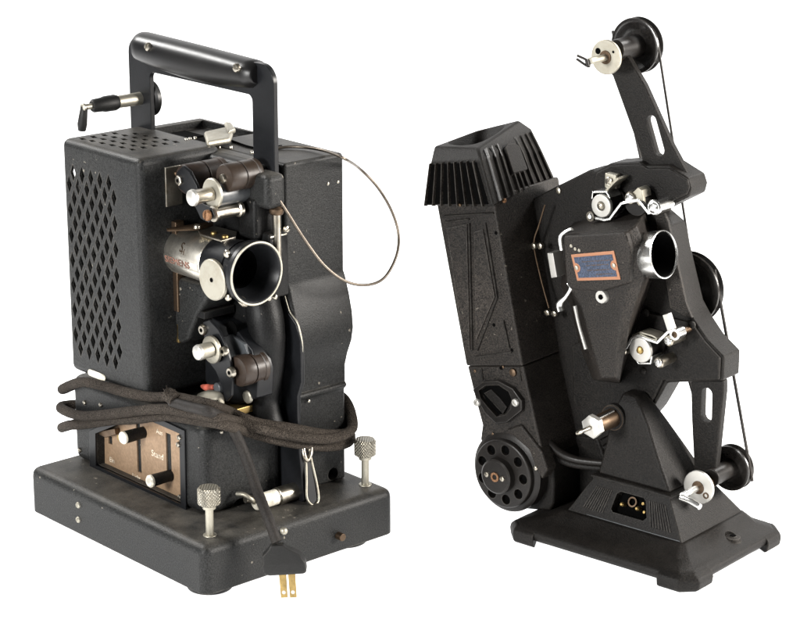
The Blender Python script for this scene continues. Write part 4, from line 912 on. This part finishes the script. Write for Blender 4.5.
UP = V([(-153.6, 122.0, 457.1)][0])
g = G(); g.cyl((UP.x, 84, UP.z), (UP.x, 117.5, UP.z), 9.5, 10.5, 40); part('arm_bearing', g, M_BGL, uarm, bev=1.2)
pulley(UP.x, UP.z, 25.5, 114, 125)
def spindle(C, y0, parent, fork):
    x, z = C
    g = G(); g.ring((x, y0, z), Y, 5.4, 15.6, 3.2, 56); sp_ = part('reel_flange', g, M_NICK2 if fork else M_WHITE, parent, bev=.7)
    g = G(); g.cyl((x, y0 - 1, z), (x, y0 + 24, z), 6.2); part('spindle_hub', g, M_BRONZE, sp_, bev=.6)
    return sp_
S1 = [(-152.6, 453.1)][0]
s1 = spindle(S1, 68, uarm, True)
g = G(); g.cyl((S1[0], 44, S1[1]), (S1[0], 72, S1[1]), 3.1); part('spindle_shaft', g, M_NICK, s1, bev=.5)
F = [(-152.9, 44.0, 451.0), (-154.8, 42.0, 454.1), (-162.3, 38.0, 457.8), (-153.0, 42.0, 448.6), (-162.7, 38.0, 454.7)]
g = G(); g.tube([F[0], F[1], F[2]], 1.1, 8); g.tube([F[0], F[3], F[4]], 1.1, 8); g.cyl(F[1], F[3], 1.6); part('spindle_latch', g, M_BGL, s1); s1.children[-1].data.materials[0] = M_NICK2
for (a_, r_) in ((150, 9.5), (35, 10)):
    x, z = S1[0] + math.cos(R(a_)) * r_, S1[1] + math.sin(R(a_)) * r_
    g = G(); g.cyl((x, 67.7, z), (x, 68.4, z), 2.8 if a_ > 90 else 1.2); part('flange_hole', g, M_HOLE, s1)

la = [(-67.1, 163.4), (-32.4, 170.8), (-31.8, 159.5), (-33.0, 140.3), (-36.7, 83.6), (-39.2, 67.4), (-48.4, 57.3), (-56.0, 59.3), (-59.6, 78.1), (-64.4, 125.6)]
c = G(); sl = [(-49.1, 154.4), (-48.6, 133.0)]; a, b = V((sl[0][0], 0, sl[0][1])), V((sl[1][0], 0, sl[1][1])); d = (b - a).normalized(); n_ = V((-d.z, 0, d.x)); rS = 5.6
pp2 = [a + (n_ * math.cos(t) - d * math.sin(t)) * rS for t in [math.pi * k / 12 for k in range(13)]] + [b + (-n_ * math.cos(t) + d * math.sin(t)) * rS for t in [math.pi * k / 12 for k in range(13)]]
c.prism([(p.x, p.z) for p in pp2], 1, 80, 112)
g = G(); g.prism(la, 1, 93, 101); larm = part('reel_arm', g, M_BDK, PB, bev=1.6, seg=3, cut=c)
LP = V([(-38.1, 124.0, 77.6)][0])
g = G(); g.cyl((LP.x, 88, LP.z), (LP.x, 121.5, LP.z), 8.5); part('arm_bearing', g, M_BGL, larm, bev=1)
pulley(LP.x, LP.z, 21.5, 118, 129)
S2 = [(-40.1, 72.8)][0]
s2 = spindle(S2, 70, larm, False)
g = G(); g.cyl((S2[0], 44, S2[1]), (S2[0], 74, S2[1]), 3.1); part('spindle_shaft', g, M_CHROME, s2, bev=.5)
F = [(-41.3, 44.0, 70.5), (-30.5, 42.0, 70.5), (-18.6, 40.0, 68.4)]
g = G(); g.tube(F, [3.2, 3.2, 3.0], 10); part('spindle_latch', g, M_CHROME, s2, bev=.4)
x, z = [(-31.4, 67.2)][0]
g = G(); g.ring((x, 69.2, z), Y, 1.8, 3.0, 1.2, 20); part('flange_hole', g, M_BRONZE, s2)

MP = V([(-90.7, 122.0, 240.0)][0])
mp = pulley(MP.x, MP.z, 33.5, 119, 130, 'drive_pulley')
g = G(); g.lathe((MP.x - 5, 112, MP.z), Y, [(0, 15.5), (1.5, 15), (4.5, 13), (7.5, 15), (9, 15.5)], 48); part('pulley_step', g, M_PUL, mp)
g = G(); g.cyl((MP.x, 100, MP.z), (MP.x, 115, MP.z), 9); part('pulley_hub', g, M_BDK, mp)

# spring belts
def belt(C1, r1, C2, r2, y, name, m=M_BELT, cross=False, rb=1.35):
    (x1, z1), (x2, z2) = C1, C2
    d = math.hypot(x2 - x1, z2 - z1); th = math.atan2(z2 - z1, x2 - x1); al = math.acos((r1 - r2) / d)
    pts = []
    for k in range(15):
        a = th + al + (2 * math.pi - 2 * al) * k / 14; pts.append((x1 + r1 * math.cos(a), y, z1 + r1 * math.sin(a)))
    for k in range(15):
        a = th - al + (2 * al) * k / 14; pts.append((x2 + r2 * math.cos(a), y, z2 + r2 * math.sin(a)))
    pts.append(pts[0])
    g = G(); g.tube(pts, rb, 8, 3); return part(name, g, m, PB)
belt((UP.x, UP.z), 22.8, (MP.x - 5, MP.z), 14.2, 118.5, 'drive_belt', rb=1.2)
belt((LP.x, LP.z), 19.4, (MP.x, MP.z), 29.8, 124, 'drive_belt', rb=1.5)
g = G(); g.tube([(-90.3, 111.0, 245.3), (-86.6, 111.0, 222.2), (-85.4, 111.0, 207.2), (-87.3, 111.0, 201.1)], 1.4, 10); part('belt_guide_wire', g, M_BRONZE, PB)

# ================================================================ SETTING
def glow_white():
    m, nt, b = newmat('white_ground_added_glow')
    b.inputs['Base Color'].default_value = (.85, .85, .85, 1); b.inputs['Roughness'].default_value = .9
    b.inputs['Specular IOR Level'].default_value = 0
    b.inputs['Emission Color'].default_value = (1, 1, 1, 1); b.inputs['Emission Strength'].default_value = EMIT  # glow added so the ground stays blank white without shadows
    return m
EMIT = 1.0
bm = bmesh.new()
prof = [(-.7, 0), (2.0, 0)] + [(2.0 + 1.2 * math.sin(R(a)), 1.2 - 1.2 * math.cos(R(a))) for a in range(8, 91, 8)] + [(3.2, 3.0)]
rows_ = []
for (y, z) in prof: rows_.append([bm.verts.new((x, y, z)) for x in ((-1.15, 1.15) if y < 0 else (-3.2, 3.2))])
for a, b in zip(rows_, rows_[1:]): bm.faces.new((a[0], a[1], b[1], b[0]))
me = bpy.data.meshes.new('backdrop'); bm.to_mesh(me); bm.free(); me.shade_smooth()
bd = bpy.data.objects.new('backdrop', me); COL.objects.link(bd); bd['kind'] = 'structure'; bd['label'] = 'plain white ground and backdrop, glow added to keep it blank white'
me.materials.append(glow_white())

w = bpy.data.worlds.new('World'); S.world = w; w.use_nodes = True
bgn = w.node_tree.nodes['Background']; bgn.inputs['Color'].default_value = (1, 1, 1, 1); bgn.inputs['Strength'].default_value = .12

def area(name, loc, target, size, sy, power, color=(1, 1, 1)):
    l = bpy.data.lights.new(name, 'AREA'); l.shape = 'RECTANGLE'; l.size = size; l.size_y = sy; l.energy = power; l.color = color
    o = bpy.data.objects.new(name, l); COL.objects.link(o); o.location = loc
    o.rotation_euler = (V(target) - V(loc)).to_track_quat('-Z', 'Y').to_euler(); return o
area('softbox_key', (-1.0, -.95, .62), (-.12, 0, .22), .34, .4, 30, (1, .99, .97))
area('softbox_rim', (-1.3, .75, 1.35), (0, .05, .25), .35, .35, 30, (1, .99, .97))
area('softbox_rim', (1.2, .95, 1.35), (0, .05, .25), .4, .4, 20, (1, .98, .95))
area('softbox_side', (1.75, -.25, .75), (-.05, .05, .3), .5, .6, 76, (1, .95, .89))

cam = bpy.data.cameras.new('Camera'); co = bpy.data.objects.new('Camera', cam); COL.objects.link(co)
co.location = (0, -1.83, .8); co.rotation_euler = (R(90 - 16.5), 0, 0)
cam.sensor_width = 36; cam.lens = 2234 / 800 * 36; cam.clip_start = .05; cam.clip_end = 50
S.camera = co
S.render.engine = 'CYCLES'
S.view_settings.view_transform = 'Standard'; S.view_settings.look = 'None'; S.view_settings.exposure = 0; S.view_settings.gamma = 1
